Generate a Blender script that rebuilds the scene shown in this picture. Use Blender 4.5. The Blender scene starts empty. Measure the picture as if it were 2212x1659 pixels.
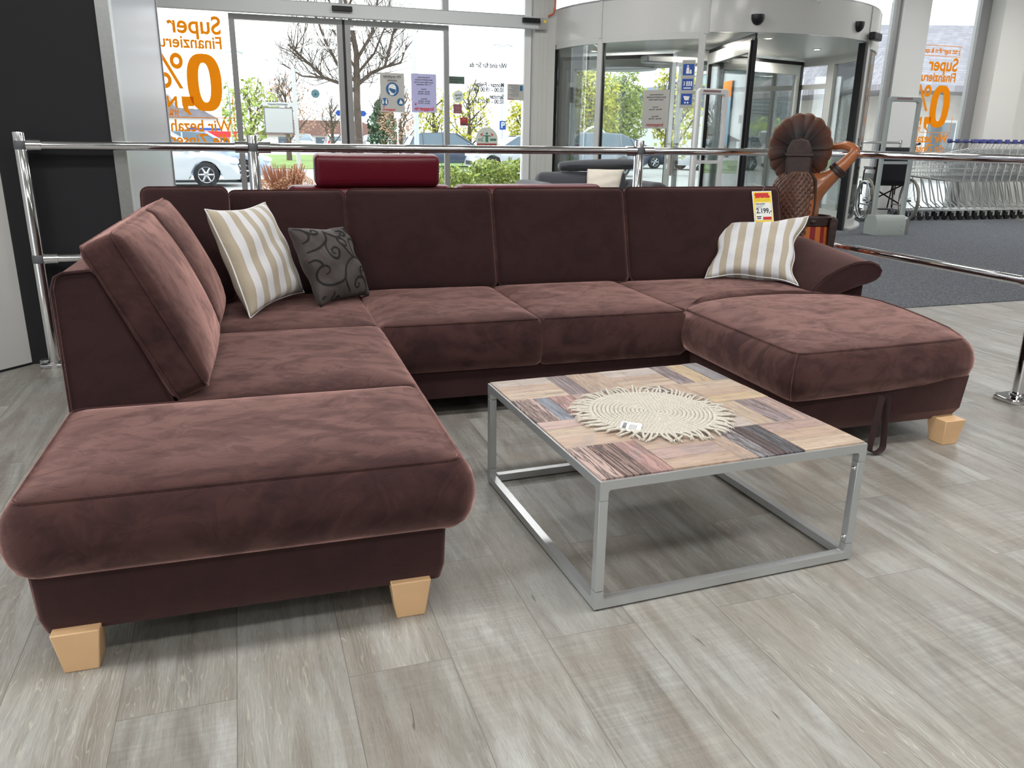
import bpy, bmesh, math, random
from math import sin, cos, pi, radians, sqrt, atan2
from mathutils import Vector, Matrix
SC = bpy.context.scene
COL = SC.collection
random.seed(7)

# ---------------------------------------------------------------- camera
PITCH, ROLL, CAMH, FPX = radians(17.1), radians(0.81), 1.25, 1722.0
_F = Vector((0, cos(PITCH), -sin(PITCH))); _R = Vector((1, 0, 0)); _U = _R.cross(_F)
_R2 = cos(ROLL) * _R + sin(ROLL) * _U
_U2 = -sin(ROLL) * _R + cos(ROLL) * _U
cd = bpy.data.cameras.new('camera'); cam = bpy.data.objects.new('camera', cd); COL.objects.link(cam)
cd.sensor_width = 36.0; cd.sensor_fit = 'HORIZONTAL'; cd.lens = FPX / 2212.0 * 36.0
cd.clip_start = 0.05; cd.clip_end = 500
mw = Matrix.Identity(4)
for i in range(3):
    mw[i][0] = _R2[i]; mw[i][1] = _U2[i]; mw[i][2] = -_F[i]
mw[2][3] = CAMH
cam.matrix_world = mw
SC.camera = cam

# ---------------------------------------------------------------- frames of reference
BY = radians(18.6)      # direction of the building (facade, planks, railing)
SY = radians(17.2)      # direction of the sofa
def EW(e, d, z=0.0):    # building frame -> world
    return Vector((e * cos(BY) - d * sin(BY), e * sin(BY) + d * cos(BY), z))
SO = Vector((-1.07, 1.63, 0))
def SW(s, t, z=0.0):    # sofa frame -> world
    return SO + Vector((s * cos(SY) - t * sin(SY), s * sin(SY) + t * cos(SY), z))

# ---------------------------------------------------------------- world, sun, exposure
wd = bpy.data.worlds.new('sky'); SC.world = wd; wd.use_nodes = True
nt = wd.node_tree; nt.nodes.clear()
wo = nt.nodes.new('ShaderNodeOutputWorld'); bg = nt.nodes.new('ShaderNodeBackground')
tc = nt.nodes.new('ShaderNodeTexCoord'); sx = nt.nodes.new('ShaderNodeSeparateXYZ')
cr = nt.nodes.new('ShaderNodeValToRGB'); nz = nt.nodes.new('ShaderNodeTexNoise'); ad = nt.nodes.new('ShaderNodeMath')
nt.links.new(tc.outputs['Generated'], sx.inputs[0]); nt.links.new(tc.outputs['Generated'], nz.inputs['Vector'])
nz.inputs['Scale'].default_value = 3.0; nz.inputs['Detail'].default_value = 5
ad.operation = 'MULTIPLY_ADD'; nt.links.new(nz.outputs['Fac'], ad.inputs[0]); ad.inputs[1].default_value = 0.25
nt.links.new(sx.outputs['Z'], ad.inputs[2]); nt.links.new(ad.outputs[0], cr.inputs[0])
cr.color_ramp.elements[0].position = 0.05; cr.color_ramp.elements[0].color = (0.86, 0.92, 1.0, 1)
cr.color_ramp.elements[1].position = 0.75; cr.color_ramp.elements[1].color = (0.80, 0.90, 1.0, 1)
el = cr.color_ramp.elements.new(0.35); el.color = (1.0, 1.0, 1.0, 1)
nt.links.new(cr.outputs[0], bg.inputs[0]); bg.inputs[1].default_value = 3.3
nt.links.new(bg.outputs[0], wo.inputs[0])

def lamp(name, kind, loc, energy, color=(1, 1, 1), size=0.2, rot=None, spot=None, size_y=None):
    l = bpy.data.lights.new(name, kind); l.energy = energy; l.color = color
    if kind == 'AREA':
        l.size = size
        if size_y: l.shape = 'RECTANGLE'; l.size_y = size_y
    elif kind == 'SUN': l.angle = size
    else: l.shadow_soft_size = size
    if spot: l.spot_size = spot; l.spot_blend = 0.6
    o = bpy.data.objects.new(name, l); COL.objects.link(o); o.location = loc
    if rot: o.rotation_euler = rot
    return o
# hazy sun, high over the building's left front
sun = lamp('sun', 'SUN', (0, 0, 20), 2.2, (1.0, 0.96, 0.88), radians(6))
sun.rotation_euler = Vector((0.55, -0.30, -0.95)).to_track_quat('-Z', 'Y').to_euler()

SC.view_settings.view_transform = 'Standard'; SC.view_settings.look = 'None'
SC.view_settings.exposure = 0.0; SC.view_settings.gamma = 1.0
SC.view_settings.use_curve_mapping = False

# ---------------------------------------------------------------- helpers
def srgb(r, g, b):
    f = lambda c: ((c / 255 + 0.055) / 1.055) ** 2.4 if c / 255 > 0.04045 else c / 255 / 12.92
    return (f(r), f(g), f(b), 1)

class NT:
    def __init__(s, name):
        s.m = bpy.data.materials.new(name); s.m.use_nodes = True
        s.t = s.m.node_tree; s.t.nodes.clear()
        s.out = s.n('ShaderNodeOutputMaterial')
    def n(s, typ, **kw):
        nd = s.t.nodes.new(typ)
        for k, v in kw.items():
            if k in nd.inputs: nd.inputs[k].default_value = v
            else: setattr(nd, k, v)
        return nd
    def l(s, a, b): s.t.links.new(a, b); return s
    def mix(s, fac, a, b, mode='MIX'):
        nd = s.t.nodes.new('ShaderNodeMix'); nd.data_type = 'RGBA'; nd.blend_type = mode
        for sock, val in ((nd.inputs[0], fac), (nd.inputs[6], a), (nd.inputs[7], b)):
            if hasattr(val, 'links'): s.t.links.new(val, sock)
            else: sock.default_value = val
        return nd.outputs[2]
    def math(s, op, a, b=0.0, c=0.0):
        nd = s.t.nodes.new('ShaderNodeMath'); nd.operation = op
        for i, val in enumerate((a, b, c)):
            if hasattr(val, 'links'): s.t.links.new(val, nd.inputs[i])
            else: nd.inputs[i].default_value = val
        return nd.outputs[0]
    def ramp(s, fac, stops):
        nd = s.t.nodes.new('ShaderNodeValToRGB'); e = nd.color_ramp.elements
        while len(e) < len(stops): e.new(0.5)
        for i, (p, c) in enumerate(stops): e[i].position = p; e[i].color = c if len(c) == 4 else (*c, 1)
        s.t.links.new(fac, nd.inputs[0]); return nd.outputs[0]
    def bump(s, h, strength=0.3, dist=0.01):
        nd = s.n('ShaderNodeBump'); nd.inputs['Strength'].default_value = strength
        nd.inputs['Distance'].default_value = dist; s.l(h, nd.inputs['Height']); return nd.outputs[0]

def mat(name, col, rough=0.5, metal=0.0, emit=None, spec=0.5, noise=0.0, nscale=20.0, bump=0.0, sheen=0.0, coat=0.0):
    M = NT(name); p = M.n('ShaderNodeBsdfPrincipled')
    p.inputs['Base Color'].default_value = col; p.inputs['Roughness'].default_value = rough
    p.inputs['Metallic'].default_value = metal; p.inputs['Specular IOR Level'].default_value = spec
    if sheen: p.inputs['Sheen Weight'].default_value = sheen
    if coat: p.inputs['Coat Weight'].default_value = coat; p.inputs['Coat Roughness'].default_value = 0.1
    if emit: p.inputs['Emission Color'].default_value = emit[0]; p.inputs['Emission Strength'].default_value = emit[1]
    tcn = M.n('ShaderNodeTexCoord')
    nz = M.n('ShaderNodeTexNoise', Scale=nscale, Detail=4.0); M.l(tcn.outputs['Object'], nz.inputs['Vector'])
    if noise > 0:
        d = tuple(max(0, c * (1 - noise)) for c in col[:3]) + (1,); u = tuple(min(1, c * (1 + noise)) for c in col[:3]) + (1,)
        M.l(M.ramp(nz.outputs['Fac'], [(0.3, d), (0.7, u)]), p.inputs['Base Color'])
    if bump > 0: M.l(M.bump(nz.outputs['Fac'], bump), p.inputs['Normal'])
    M.l(p.outputs[0], M.out.inputs[0]); return M.m

def glass(name, tint=(0.97, 0.99, 0.98), refl=0.10):
    M = NT(name); t = M.n('ShaderNodeBsdfTransparent'); t.inputs[0].default_value = (*tint, 1)
    g = M.n('ShaderNodeBsdfGlossy'); g.inputs['Roughness'].default_value = 0.01
    lw = M.n('ShaderNodeLayerWeight'); lw.inputs['Blend'].default_value = 0.25
    mx = M.n('ShaderNodeMixShader'); f = M.math('MULTIPLY_ADD', lw.outputs['Fresnel'], 0.8, refl * 0.3)
    M.l(f, mx.inputs[0]); M.l(t.outputs[0], mx.inputs[1]); M.l(g.outputs[0], mx.inputs[2])
    M.l(mx.outputs[0], M.out.inputs[0]); return M.m

class MB:
    """collects shapes and links them as ONE mesh object"""
    def __init__(s): s.v = []; s.f = []; s.mi = []; s.cm = 0; s.T = None
    def mat(s, i): s.cm = i; return s
    def add(s, vs, fs):
        o = len(s.v)
        for v in vs:
            v = Vector(v); s.v.append(s.T @ v if s.T is not None else v)
        for f in fs: s.f.append([o + i for i in f]); s.mi.append(s.cm)
        return s
    def box(s, x0, y0, z0, x1, y1, z1, taper=None):
        tx = taper or 0
        return s.add([(x0 + tx, y0 + tx, z0), (x1 - tx, y0 + tx, z0), (x1 - tx, y1 - tx, z0), (x0 + tx, y1 - tx, z0),
                      (x0, y0, z1), (x1, y0, z1), (x1, y1, z1), (x0, y1, z1)],
                     [(0, 3, 2, 1), (4, 5, 6, 7), (0, 1, 5, 4), (1, 2, 6, 5), (2, 3, 7, 6), (3, 0, 4, 7)])
    def prism(s, prof, axis, a, b):
        """profile polygon (u,v) extruded along axis from a to b; axis 'x': (a,u,v), 'y': (u,a,v), 'z': (u,v,a)"""
        n = len(prof)
        P = lambda u, v, w: (w, u, v) if axis == 'x' else ((u, w, v) if axis == 'y' else (u, v, w))
        vs = [P(u, v, a) for u, v in prof] + [P(u, v, b) for u, v in prof]
        fs = [tuple(range(n)), tuple(range(2 * n - 1, n - 1, -1))]
        fs += [(i, i + n, (i + 1) % n + n, (i + 1) % n) for i in range(n)]
        return s.add(vs, fs)
    def tube(s, pts, r, n=8, closed=False, caps=True):
        pts = [Vector(p) for p in pts]; N = len(pts)
        rs = r if isinstance(r, (list, tuple)) else [r] * N
        vs = []; up = None
        for i, p in enumerate(pts):
            if closed: d = pts[(i + 1) % N] - pts[i - 1]
            else: d = pts[min(i + 1, N - 1)] - pts[max(i - 1, 0)]
            if d.length < 1e-9: d = Vector((0, 0, 1))
            d.normalize()
            if up is None:
                up = Vector((0, 0, 1)) if abs(d.z) < 0.9 else Vector((1, 0, 0))
            x = up - d * up.dot(d)
            if x.length < 1e-6: x = d.orthogonal()
            x.normalize(); y = d.cross(x); up = x
            for k in range(n):
                a = 2 * pi * k / n; vs.append(p + rs[i] * (cos(a) * x + sin(a) * y))
        fs = []
        for i in range(N if closed else N - 1):
            j = (i + 1) % N
            for k in range(n):
                l = (k + 1) % n; fs.append((i * n + k, i * n + l, j * n + l, j * n + k))
        if caps and not closed:
            fs.append(tuple(range(n - 1, -1, -1))); fs.append(tuple((N - 1) * n + k for k in range(n)))
        return s.add(vs, fs)
    def lathe(s, prof, n=24, c=(0, 0, 0), axis='z', a0=0.0, a1=2 * pi):
        full = abs(a1 - a0 - 2 * pi) < 1e-6; M = n if full else n + 1
        vs = []; c = Vector(c)
        for k in range(M):
            a = a0 + (a1 - a0) * k / n
            for r, z in prof:
                q = (r * cos(a), r * sin(a), z)
                if axis == 'x': q = (q[2], q[0], q[1])
                elif axis == 'y': q = (q[0], q[2], q[1])
                vs.append(c + Vector(q))
        m = len(prof); fs = []
        for k in range(n):
            l = (k + 1) % M
            for i in range(m - 1): fs.append((k * m + i, l * m + i, l * m + i + 1, k * m + i + 1))
        return s.add(vs, fs)
    def grid(s, fn, nu, nv, closeu=False):
        vs = [fn(i / nu, j / nv) for i in range(nu + (0 if closeu else 1)) for j in range(nv + 1)]
        fs = []; M = nu if closeu else nu + 1
        for i in range(nu):
            for j in range(nv):
                a = i * (nv + 1) + j; b = ((i + 1) % M) * (nv + 1) + j
                fs.append((a, b, b + 1, a + 1))
        return s.add(vs, fs)
    def ball(s, c, rx, ry=None, rz=None, n=12, m=8):
        ry = ry or rx; rz = rz or rx; c = Vector(c)
        return s.grid(lambda u, v: c + Vector((rx * cos(2 * pi * u) * sin(pi * v), ry * sin(2 * pi * u) * sin(pi * v), -rz * cos(pi * v))), n, m, True)
    def build(s, name, mats, parent=None, sharp=40, loc=None):
        me = bpy.data.meshes.new(name); me.from_pydata([tuple(v) for v in s.v], [], s.f)
        if not isinstance(mats, (list, tuple)): mats = [mats]
        for m in mats: me.materials.append(m)
        me.polygons.foreach_set('material_index', s.mi)
        bm = bmesh.new(); bm.from_mesh(me); bmesh.ops.remove_doubles(bm, verts=bm.verts, dist=1e-5)
        bmesh.ops.recalc_face_normals(bm, faces=bm.faces); bm.to_mesh(me); bm.free()
        me.polygons.foreach_set('use_smooth', [True] * len(me.polygons))
        me.set_sharp_from_angle(angle=radians(sharp)); me.update()
        o = bpy.data.objects.new(name, me); COL.objects.link(o)
        if parent is not None: o.parent = parent
        if loc is not None: o.location = loc
        return o

def bevel(o, w=0.004, seg=2):
    b = o.modifiers.new('bevel', 'BEVEL'); b.width = w; b.segments = seg; b.limit_method = 'ANGLE'; b.angle_limit = radians(35)
    return o
def thing(name, label, cat, loc=(0, 0, 0), rz=0.0, group=None):
    o = bpy.data.objects.new(name, None); COL.objects.link(o); o.location = loc; o.rotation_euler = (0, 0, rz)
    o.empty_display_size = 0.1
    return tag(o, label, cat, group)
def tag(o, label=None, cat=None, group=None, kind=None):
    if label: o['label'] = label
    if cat: o['category'] = cat
    if group: o['group'] = group
    if kind: o['kind'] = kind
    return o
def struct(o): o['kind'] = 'structure'; return o
def dup(root, loc=None, rz=None, label=None, group=None):
    """a copy of a thing with copies of its parts and sub-parts"""
    def rec(o, par):
        c = o.copy(); COL.objects.link(c); c.parent = par
        for ch in list(o.children): rec(ch, c)
        return c
    r = rec(root, None)
    if loc is not None: r.location = loc
    if rz is not None: r.rotation_euler = (0, 0, rz)
    if label: r['label'] = label
    if group: r['group'] = group
    return r

def text_mesh(txt, size, extr=0.001, xs=1.0, bold=0.0, align='CENTER', sp=1.0):
    """writing as a flat mesh in the xz plane, centred, reading left to right when seen from -y"""
    cu = bpy.data.curves.new('txt', 'FONT'); cu.body = txt; cu.size = size; cu.extrude = extr; cu.offset = bold
    cu.align_x = align; cu.align_y = 'CENTER'; cu.space_character = sp
    ob = bpy.data.objects.new('txt', cu); COL.objects.link(ob)
    dg = bpy.context.evaluated_depsgraph_get(); me = bpy.data.meshes.new_from_object(ob.evaluated_get(dg))
    bpy.data.objects.remove(ob); bpy.data.curves.remove(cu)
    for v in me.vertices: v.co = Vector((v.co.x * xs, -v.co.z, v.co.y))
    return me
def text_add(mb, txt, size, x, z, y=0.0, xs=1.0, bold=0.0, mirror=False, align='CENTER', sp=1.0, extr=0.001):
    me = text_mesh(txt, size, extr, xs, bold, align, sp); k = -1 if mirror else 1
    mb.add([(x + k * v.co.x, y + v.co.y, z + v.co.z) for v in me.vertices], [tuple(p.vertices) for p in me.polygons])
    bpy.data.meshes.remove(me)
def shape2d(mb, pts, y, th=0.001):
    """flat outline (x,z) with a small thickness, facing -y"""
    mb.prism([(p[0], p[1]) for p in pts], 'y', y, y + th)
def disc_pts(cx, cz, r, n=28): return [(cx + r * cos(2 * pi * k / n), cz + r * sin(2 * pi * k / n)) for k in range(n)]

def rrect(x0, y0, x1, y1, r=0.03, n=5, sub=8):
    """rounded rectangle outline, counter clockwise, with subdivided sides"""
    pts = []
    cs = [(x1 - r, y0 + r, -pi / 2), (x1 - r, y1 - r, 0), (x0 + r, y1 - r, pi / 2), (x0 + r, y0 + r, pi)]
    for i, (cx, cy, a) in enumerate(cs):
        for k in range(n + 1):
            b = a + pi / 2 * k / n; pts.append((cx + r * cos(b), cy + r * sin(b)))
        nx, ny, na = cs[(i + 1) % 4]; q = (nx + r * cos(na), ny + r * sin(na)); p = pts[-1]
        for k in range(1, sub): pts.append((p[0] + (q[0] - p[0]) * k / sub, p[1] + (q[1] - p[1]) * k / sub))
    return pts
def normals2(out):
    N = len(out); res = []
    for i in range(N):
        dx = out[(i + 1) % N][0] - out[i - 1][0]; dy = out[(i + 1) % N][1] - out[i - 1][1]; L = math.hypot(dx, dy) or 1
        res.append((dy / L, -dx / L))
    return res
def cushion(mb, out, zt, zb, bulge=0.045, crown=0.02, w=None, wob=0.0, seed=0):
    """upholstered cushion over a convex outline: bulged sides, crowned top, edge of the top at zt"""
    N = len(out); nr = normals2(out); cx = sum(p[0] for p in out) / N; cy = sum(p[1] for p in out) / N
    w = w or (lambda x, y, nx, ny: 1.0); W = [w(out[i][0], out[i][1], *nr[i]) for i in range(N)]
    rings = []
    rnd = random.Random(seed); ph = [rnd.uniform(0, 6.28) for _ in range(4)]
    def wb(x, y): return wob * (sin(x * 9 + ph[0]) * sin(y * 8 + ph[1]) + 0.5 * sin(x * 21 + ph[2]) * sin(y * 17 + ph[3]))
    H = zt - zb
    side = [(-1.6, 0.0), (-0.7, 0.0), (0.0, 0.05), (0.55, 0.16), (0.85, 0.30), (1.0, 0.46), (0.97, 0.62), (0.80, 0.78), (0.50, 0.90), (0.18, 0.98)]
    for o, zz in side:
        rings.append([(out[i][0] + nr[i][0] * bulge * o * (W[i] if o > 0 else 1), out[i][1] + nr[i][1] * bulge * o * (W[i] if o > 0 else 1), zb + H * zz) for i in range(N)])
    for k in (1.0, 0.985, 0.96, 0.92, 0.86, 0.78, 0.68, 0.56, 0.42, 0.28, 0.14):
        rings.append([(cx + (p[0] - cx) * k, cy + (p[1] - cy) * k, zt + crown * (1 - k ** 5) ** 0.8 + wb(p[0] * k, p[1] * k) * (1 - k ** 4)) for p in out])
    vs = [v for r in rings for v in r]; fs = []
    for j in range(len(rings) - 1):
        for i in range(N): fs.append((j * N + i, j * N + (i + 1) % N, (j + 1) * N + (i + 1) % N, (j + 1) * N + i))
    vs.append((cx, cy, zt + crown)); c = len(vs) - 1; j = len(rings) - 1
    fs += [(j * N + i, j * N + (i + 1) % N, c) for i in range(N)]
    fs.append(tuple(range(N - 1, -1, -1)))
    mb.add(vs, fs)
def softbox(mb, w, h, d, r, M, bulge=0.03, back=0.0, sag=0.0, n=8, wob=0.0):
    """rounded padded slab: local x width, y depth (front = -y), z height, centred; M maps to parent space"""
    def axis(half):
        a = [-half + r * (1 - cos(k * pi / 8)) for k in range(4)]
        ins = half - r; b = [-ins + 2 * ins * k / n for k in range(n + 1)]
        return a + b + [-x for x in reversed(a)]
    X, Y, Z = axis(w / 2), axis(d / 2), axis(h / 2); hx, hy, hz = w / 2, d / 2, h / 2
    def mp(x, y, z):
        ix = max(-hx + r, min(hx - r, x)); iy = max(-hy + r, min(hy - r, y)); iz = max(-hz + r, min(hz - r, z))
        q = Vector((x - ix, y - iy, z - iz))
        if q.length > 1e-9:
            m = max(abs(q.x), abs(q.y), abs(q.z)); q = q.normalized() * m
        p = Vector((ix, iy, iz)) + q
        u, v = p.x / hx, p.z / hz
        k = max(0, 1 - abs(u) ** 2.6) ** 0.8 * max(0, 1 - abs(v) ** 2.6) ** 0.8
        fr = (hy - p.y) / d
        p.y -= bulge * k * fr; p.y += back * k * (1 - fr)
        p.y += wob * fr * k * sin(p.x * 17) * sin(p.z * 13)
        p.z -= sag * (1 - fr * 0.3) * (1 - u * u) * 0
        return M @ p
    fs = []; vs = []
    def face(A, B, f):
        o = len(vs)
        for a in A:
            for b in B: vs.append(f(a, b))
        nb = len(B)
        for i in range(len(A) - 1):
            for j in range(nb - 1): fs.append((o + i * nb + j, o + (i + 1) * nb + j, o + (i + 1) * nb + j + 1, o + i * nb + j + 1))
    for sgn in (-1, 1):
        face(X, Z, lambda a, b: mp(a, sgn * hy, b)); face(Y, Z, lambda a, b: mp(sgn * hx, a, b)); face(X, Y, lambda a, b: mp(a, b, sgn * hz))
    mb.add(vs, fs)
def frame_m(o, x, y, z):
    m = Matrix.Identity(4)
    for i in range(3): m[i][0] = x[i]; m[i][1] = y[i]; m[i][2] = z[i]; m[i][3] = o[i]
    return m
# ---------------------------------------------------------------- materials
def m_suede(name='brown_suede', amt=1.0):
    M = NT(name); p = M.n('ShaderNodeBsdfPrincipled'); tcn = M.n('ShaderNodeTexCoord')
    mp = M.n('ShaderNodeMapping'); mp.inputs['Scale'].default_value = (1.0, 1.5, 1.3); M.l(tcn.outputs['Object'], mp.inputs[0])
    wv = M.n('ShaderNodeTexNoise', Scale=2.2, Detail=3.0); M.l(mp.outputs[0], wv.inputs['Vector'])
    dist = M.n('ShaderNodeMix'); dist.data_type = 'VECTOR'; dist.inputs[0].default_value = 0.35
    M.l(mp.outputs[0], dist.inputs[4]); M.l(wv.outputs['Color'], dist.inputs[5])
    n1 = M.n('ShaderNodeTexNoise', Scale=11.0, Detail=9.0, Roughness=0.66, Distortion=2.0); M.l(dist.outputs[1], n1.inputs['Vector'])
    n2 = M.n('ShaderNodeTexNoise', Scale=3.5, Detail=4.0, Distortion=2.0); M.l(mp.outputs[0], n2.inputs['Vector'])
    nf = M.n('ShaderNodeTexNoise', Scale=260.0, Detail=3.0); M.l(tcn.outputs['Object'], nf.inputs['Vector'])
    f = M.math('MULTIPLY_ADD', n2.outputs['Fac'], 0.6, M.math('MULTIPLY', n1.outputs['Fac'], 0.5))
    nap = M.ramp(f, [(0.42, (0.0, 0.0, 0.0)), (0.50, (0.34, 0.34, 0.34)), (0.545, (0.50, 0.50, 0.50)), (0.562, (0.74, 0.74, 0.74)), (0.68, (1, 1, 1))])
    if amt < 1: nap = M.math('MULTIPLY', nap, amt)
    col = M.mix(nap, srgb(45, 28, 29), srgb(66, 43, 40)); col = M.mix(M.math('MULTIPLY', nf.outputs['Fac'], 0.25), col, srgb(40, 26, 27))
    M.l(col, p.inputs['Base Color']); p.inputs['Roughness'].default_value = 0.92; p.inputs['Specular IOR Level'].default_value = 0.15
    sw = M.math('MULTIPLY_ADD', nap, 0.32, 0.46); M.l(sw, p.inputs['Sheen Weight']); p.inputs['Sheen Roughness'].default_value = 0.40
    p.inputs['Sheen Tint'].default_value = (1.0, 0.58, 0.53, 1)
    bn = M.bump(M.math('MULTIPLY_ADD', n1.outputs['Fac'], 0.6, nf.outputs['Fac']), 0.16, 0.004); M.l(bn, p.inputs['Normal'])
    sh = M.n('ShaderNodeBsdfSheen'); sh.inputs['Roughness'].default_value = 0.36; M.l(M.mix(nap, (0.085, 0.048, 0.042, 1), (0.235, 0.135, 0.112, 1)), sh.inputs['Color']); M.l(bn, sh.inputs['Normal'])
    ad_ = M.n('ShaderNodeAddShader'); M.l(p.outputs[0], ad_.inputs[0]); M.l(sh.outputs[0], ad_.inputs[1])
    M.l(ad_.outputs[0], M.out.inputs[0]); return M.m
def m_floor():
    M = NT('grey_oak_planks'); p = M.n('ShaderNodeBsdfPrincipled'); tcn = M.n('ShaderNodeTexCoord')
    br = M.n('ShaderNodeTexBrick'); br.offset = 0.37; br.squash = 1.0
    mp = M.n('ShaderNodeMapping'); mp.inputs['Rotation'].default_value = (0, 0, pi / 2 - 0.0); mp.inputs['Location'].default_value = (0.42, 0.10, 0)
    M.l(tcn.outputs['Object'], mp.inputs[0]); M.l(mp.outputs[0], br.inputs['Vector'])
    for k, v in (('Scale', 1.0), ('Mortar Size', 0.0011), ('Mortar Smooth', 0.3), ('Bias', 0.0), ('Brick Width', 1.25), ('Row Height', 0.256)): br.inputs[k].default_value = v
    br.inputs['Color1'].default_value = (0, 0, 0, 1); br.inputs['Color2'].default_value = (1, 1, 1, 1); br.inputs['Mortar'].default_value = (0.5, 0.5, 0.5, 1)
    # per plank shift so the figure breaks at each joint
    sh = M.n('ShaderNodeMix'); sh.data_type = 'VECTOR'; sh.inputs[0].default_value = 1.0
    vm = M.n('ShaderNodeVectorMath', operation='SCALE'); M.l(br.outputs['Color'], vm.inputs[0]); vm.inputs['Scale'].default_value = 13.0
    va = M.n('ShaderNodeVectorMath', operation='ADD'); M.l(mp.outputs[0], va.inputs[0]); M.l(vm.outputs[0], va.inputs[1])
    st = M.n('ShaderNodeMapping'); st.inputs['Scale'].default_value = (0.75, 5.5, 1); M.l(va.outputs[0], st.inputs[0])
    n1 = M.n('ShaderNodeTexNoise', Scale=2.0, Detail=8.0, Roughness=0.6, Distortion=1.2); M.l(st.outputs[0], n1.inputs['Vector'])
    st2 = M.n('ShaderNodeMapping'); st2.inputs['Scale'].default_value = (7.0, 120.0, 1); M.l(va.outputs[0], st2.inputs[0])
    n2 = M.n('ShaderNodeTexNoise', Scale=2.2, Detail=5.0, Roughness=0.65, Distortion=1.8); M.l(st2.outputs[0], n2.inputs['Vector'])
    n5 = M.n('ShaderNodeMapping'); n5.inputs['Scale'].default_value = (60.0, 4.0, 1); M.l(va.outputs[0], n5.inputs[0])
    n6 = M.n('ShaderNodeTexNoise', Scale=1.5, Detail=3.0); M.l(n5.outputs[0], n6.inputs['Vector'])
    # cathedral figure
    wv = M.n('ShaderNodeTexWave', Scale=6.5, Distortion=14.0, Detail=3.0); wv.inputs['Detail Scale'].default_value = 1.3; wv.bands_direction = 'Y'
    st3 = M.n('ShaderNodeMapping'); st3.inputs['Scale'].default_value = (0.35, 2.6, 1); M.l(va.outputs[0], st3.inputs[0]); M.l(st3.outputs[0], wv.inputs['Vector'])
    n3 = M.n('ShaderNodeTexNoise', Scale=1.1, Detail=3.0); M.l(va.outputs[0], n3.inputs['Vector'])
    base = M.ramp(n1.outputs['Fac'], [(0.26, srgb(112, 107, 101)), (0.42, srgb(134, 131, 125)), (0.55, srgb(152, 151, 146)), (0.66, srgb(162, 162, 158)), (0.80, srgb(176, 177, 172))])
    n7 = M.n('ShaderNodeTexNoise', Scale=2.6, Detail=4.0, Distortion=0.5); M.l(va.outputs[0], n7.inputs['Vector'])
    base = M.mix(M.ramp(n7.outputs['Fac'], [(0.42, (0, 0, 0)), (0.66, (0.55, 0.55, 0.55))]), base, srgb(134, 124, 114))
    ring = M.ramp(wv.outputs['Fac'], [(0.30, (0, 0, 0)), (0.46, (1, 1, 1)), (0.62, (0, 0, 0))])
    base = M.mix(M.math('MULTIPLY', ring, M.ramp(n3.outputs['Fac'], [(0.44, (0, 0, 0)), (0.60, (0.55, 0.55, 0.55))])), base, srgb(188, 184, 168))
    fine = M.ramp(n2.outputs['Fac'], [(0.34, (0.66, 0.655, 0.65)), (0.46, (0.97, 0.97, 0.97)), (0.56, (1.0, 1.0, 1.0)), (0.70, (1.22, 1.22, 1.20))])
    base = M.mix(0.7, base, fine, 'MULTIPLY')
    saw = M.ramp(n6.outputs['Fac'], [(0.40, (0.93, 0.93, 0.93)), (0.50, (1, 1, 1)), (0.60, (1.14, 1.14, 1.13))]); base = M.mix(M.ramp(n3.outputs['Fac'], [(0.36, (0.85, 0.85, 0.85)), (0.52, (0, 0, 0))]), base, M.mix(1.0, base, saw, 'MULTIPLY'))
    crn = M.n('ShaderNodeTexNoise', Scale=2.0, Detail=2.0, Distortion=0.8); crm = M.n('ShaderNodeMapping'); crm.inputs['Scale'].default_value = (1.6, 22.0, 1); M.l(va.outputs[0], crm.inputs[0]); M.l(crm.outputs[0], crn.inputs['Vector'])
    base = M.mix(M.ramp(crn.outputs['Fac'], [(0.235, (0.8, 0.8, 0.8)), (0.265, (0, 0, 0))]), base, srgb(78, 74, 70))
    tone = M.ramp(br.outputs['Color'], [(0.0, (0.87, 0.865, 0.86)), (0.5, (1.0, 1.0, 1.0)), (1.0, (1.07, 1.07, 1.07))]); base = M.mix(1.0, base, tone, 'MULTIPLY')
    base = M.mix(br.outputs['Fac'], base, srgb(104, 100, 94))
    M.l(base, p.inputs['Base Color']); p.inputs['Specular IOR Level'].default_value = 0.5
    M.l(M.ramp(n2.outputs['Fac'], [(0.3, (0.50, 0.50, 0.50)), (0.7, (0.36, 0.36, 0.36))]), p.inputs['Roughness'])
    h = M.math('SUBTRACT', M.math('MULTIPLY', n2.outputs['Fac'], 0.5), M.math('MULTIPLY', br.outputs['Fac'], 1.0))
    M.l(M.bump(h, 0.25, 0.002), p.inputs['Normal']); M.l(p.outputs[0], M.out.inputs[0]); return M.m
def m_carpet():
    M = NT('grey_carpet'); p = M.n('ShaderNodeBsdfPrincipled'); tcn = M.n('ShaderNodeTexCoord')
    mp = M.n('ShaderNodeMapping'); mp.inputs['Scale'].default_value = (1, 2.4, 1); M.l(tcn.outputs['Object'], mp.inputs[0])
    n1 = M.n('ShaderNodeTexNoise', Scale=55.0, Detail=6.0, Roughness=0.8); M.l(mp.outputs[0], n1.inputs['Vector'])
    n2 = M.n('ShaderNodeTexNoise', Scale=1.6, Detail=3.0); M.l(mp.outputs[0], n2.inputs['Vector'])
    c = M.ramp(n1.outputs['Fac'], [(0.36, srgb(52, 55, 61)), (0.5, srgb(96, 99, 105)), (0.64, srgb(156, 159, 164))])
    c = M.mix(M.math('MULTIPLY', n2.outputs['Fac'], 0.35), c, srgb(100, 103, 108))
    M.l(c, p.inputs['Base Color']); p.inputs['Roughness'].default_value = 0.95; p.inputs['Specular IOR Level'].default_value = 0.1
    M.l(M.bump(n1.outputs['Fac'], 0.6, 0.006), p.inputs['Normal']); M.l(p.outputs[0], M.out.inputs[0]); return M.m
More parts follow.
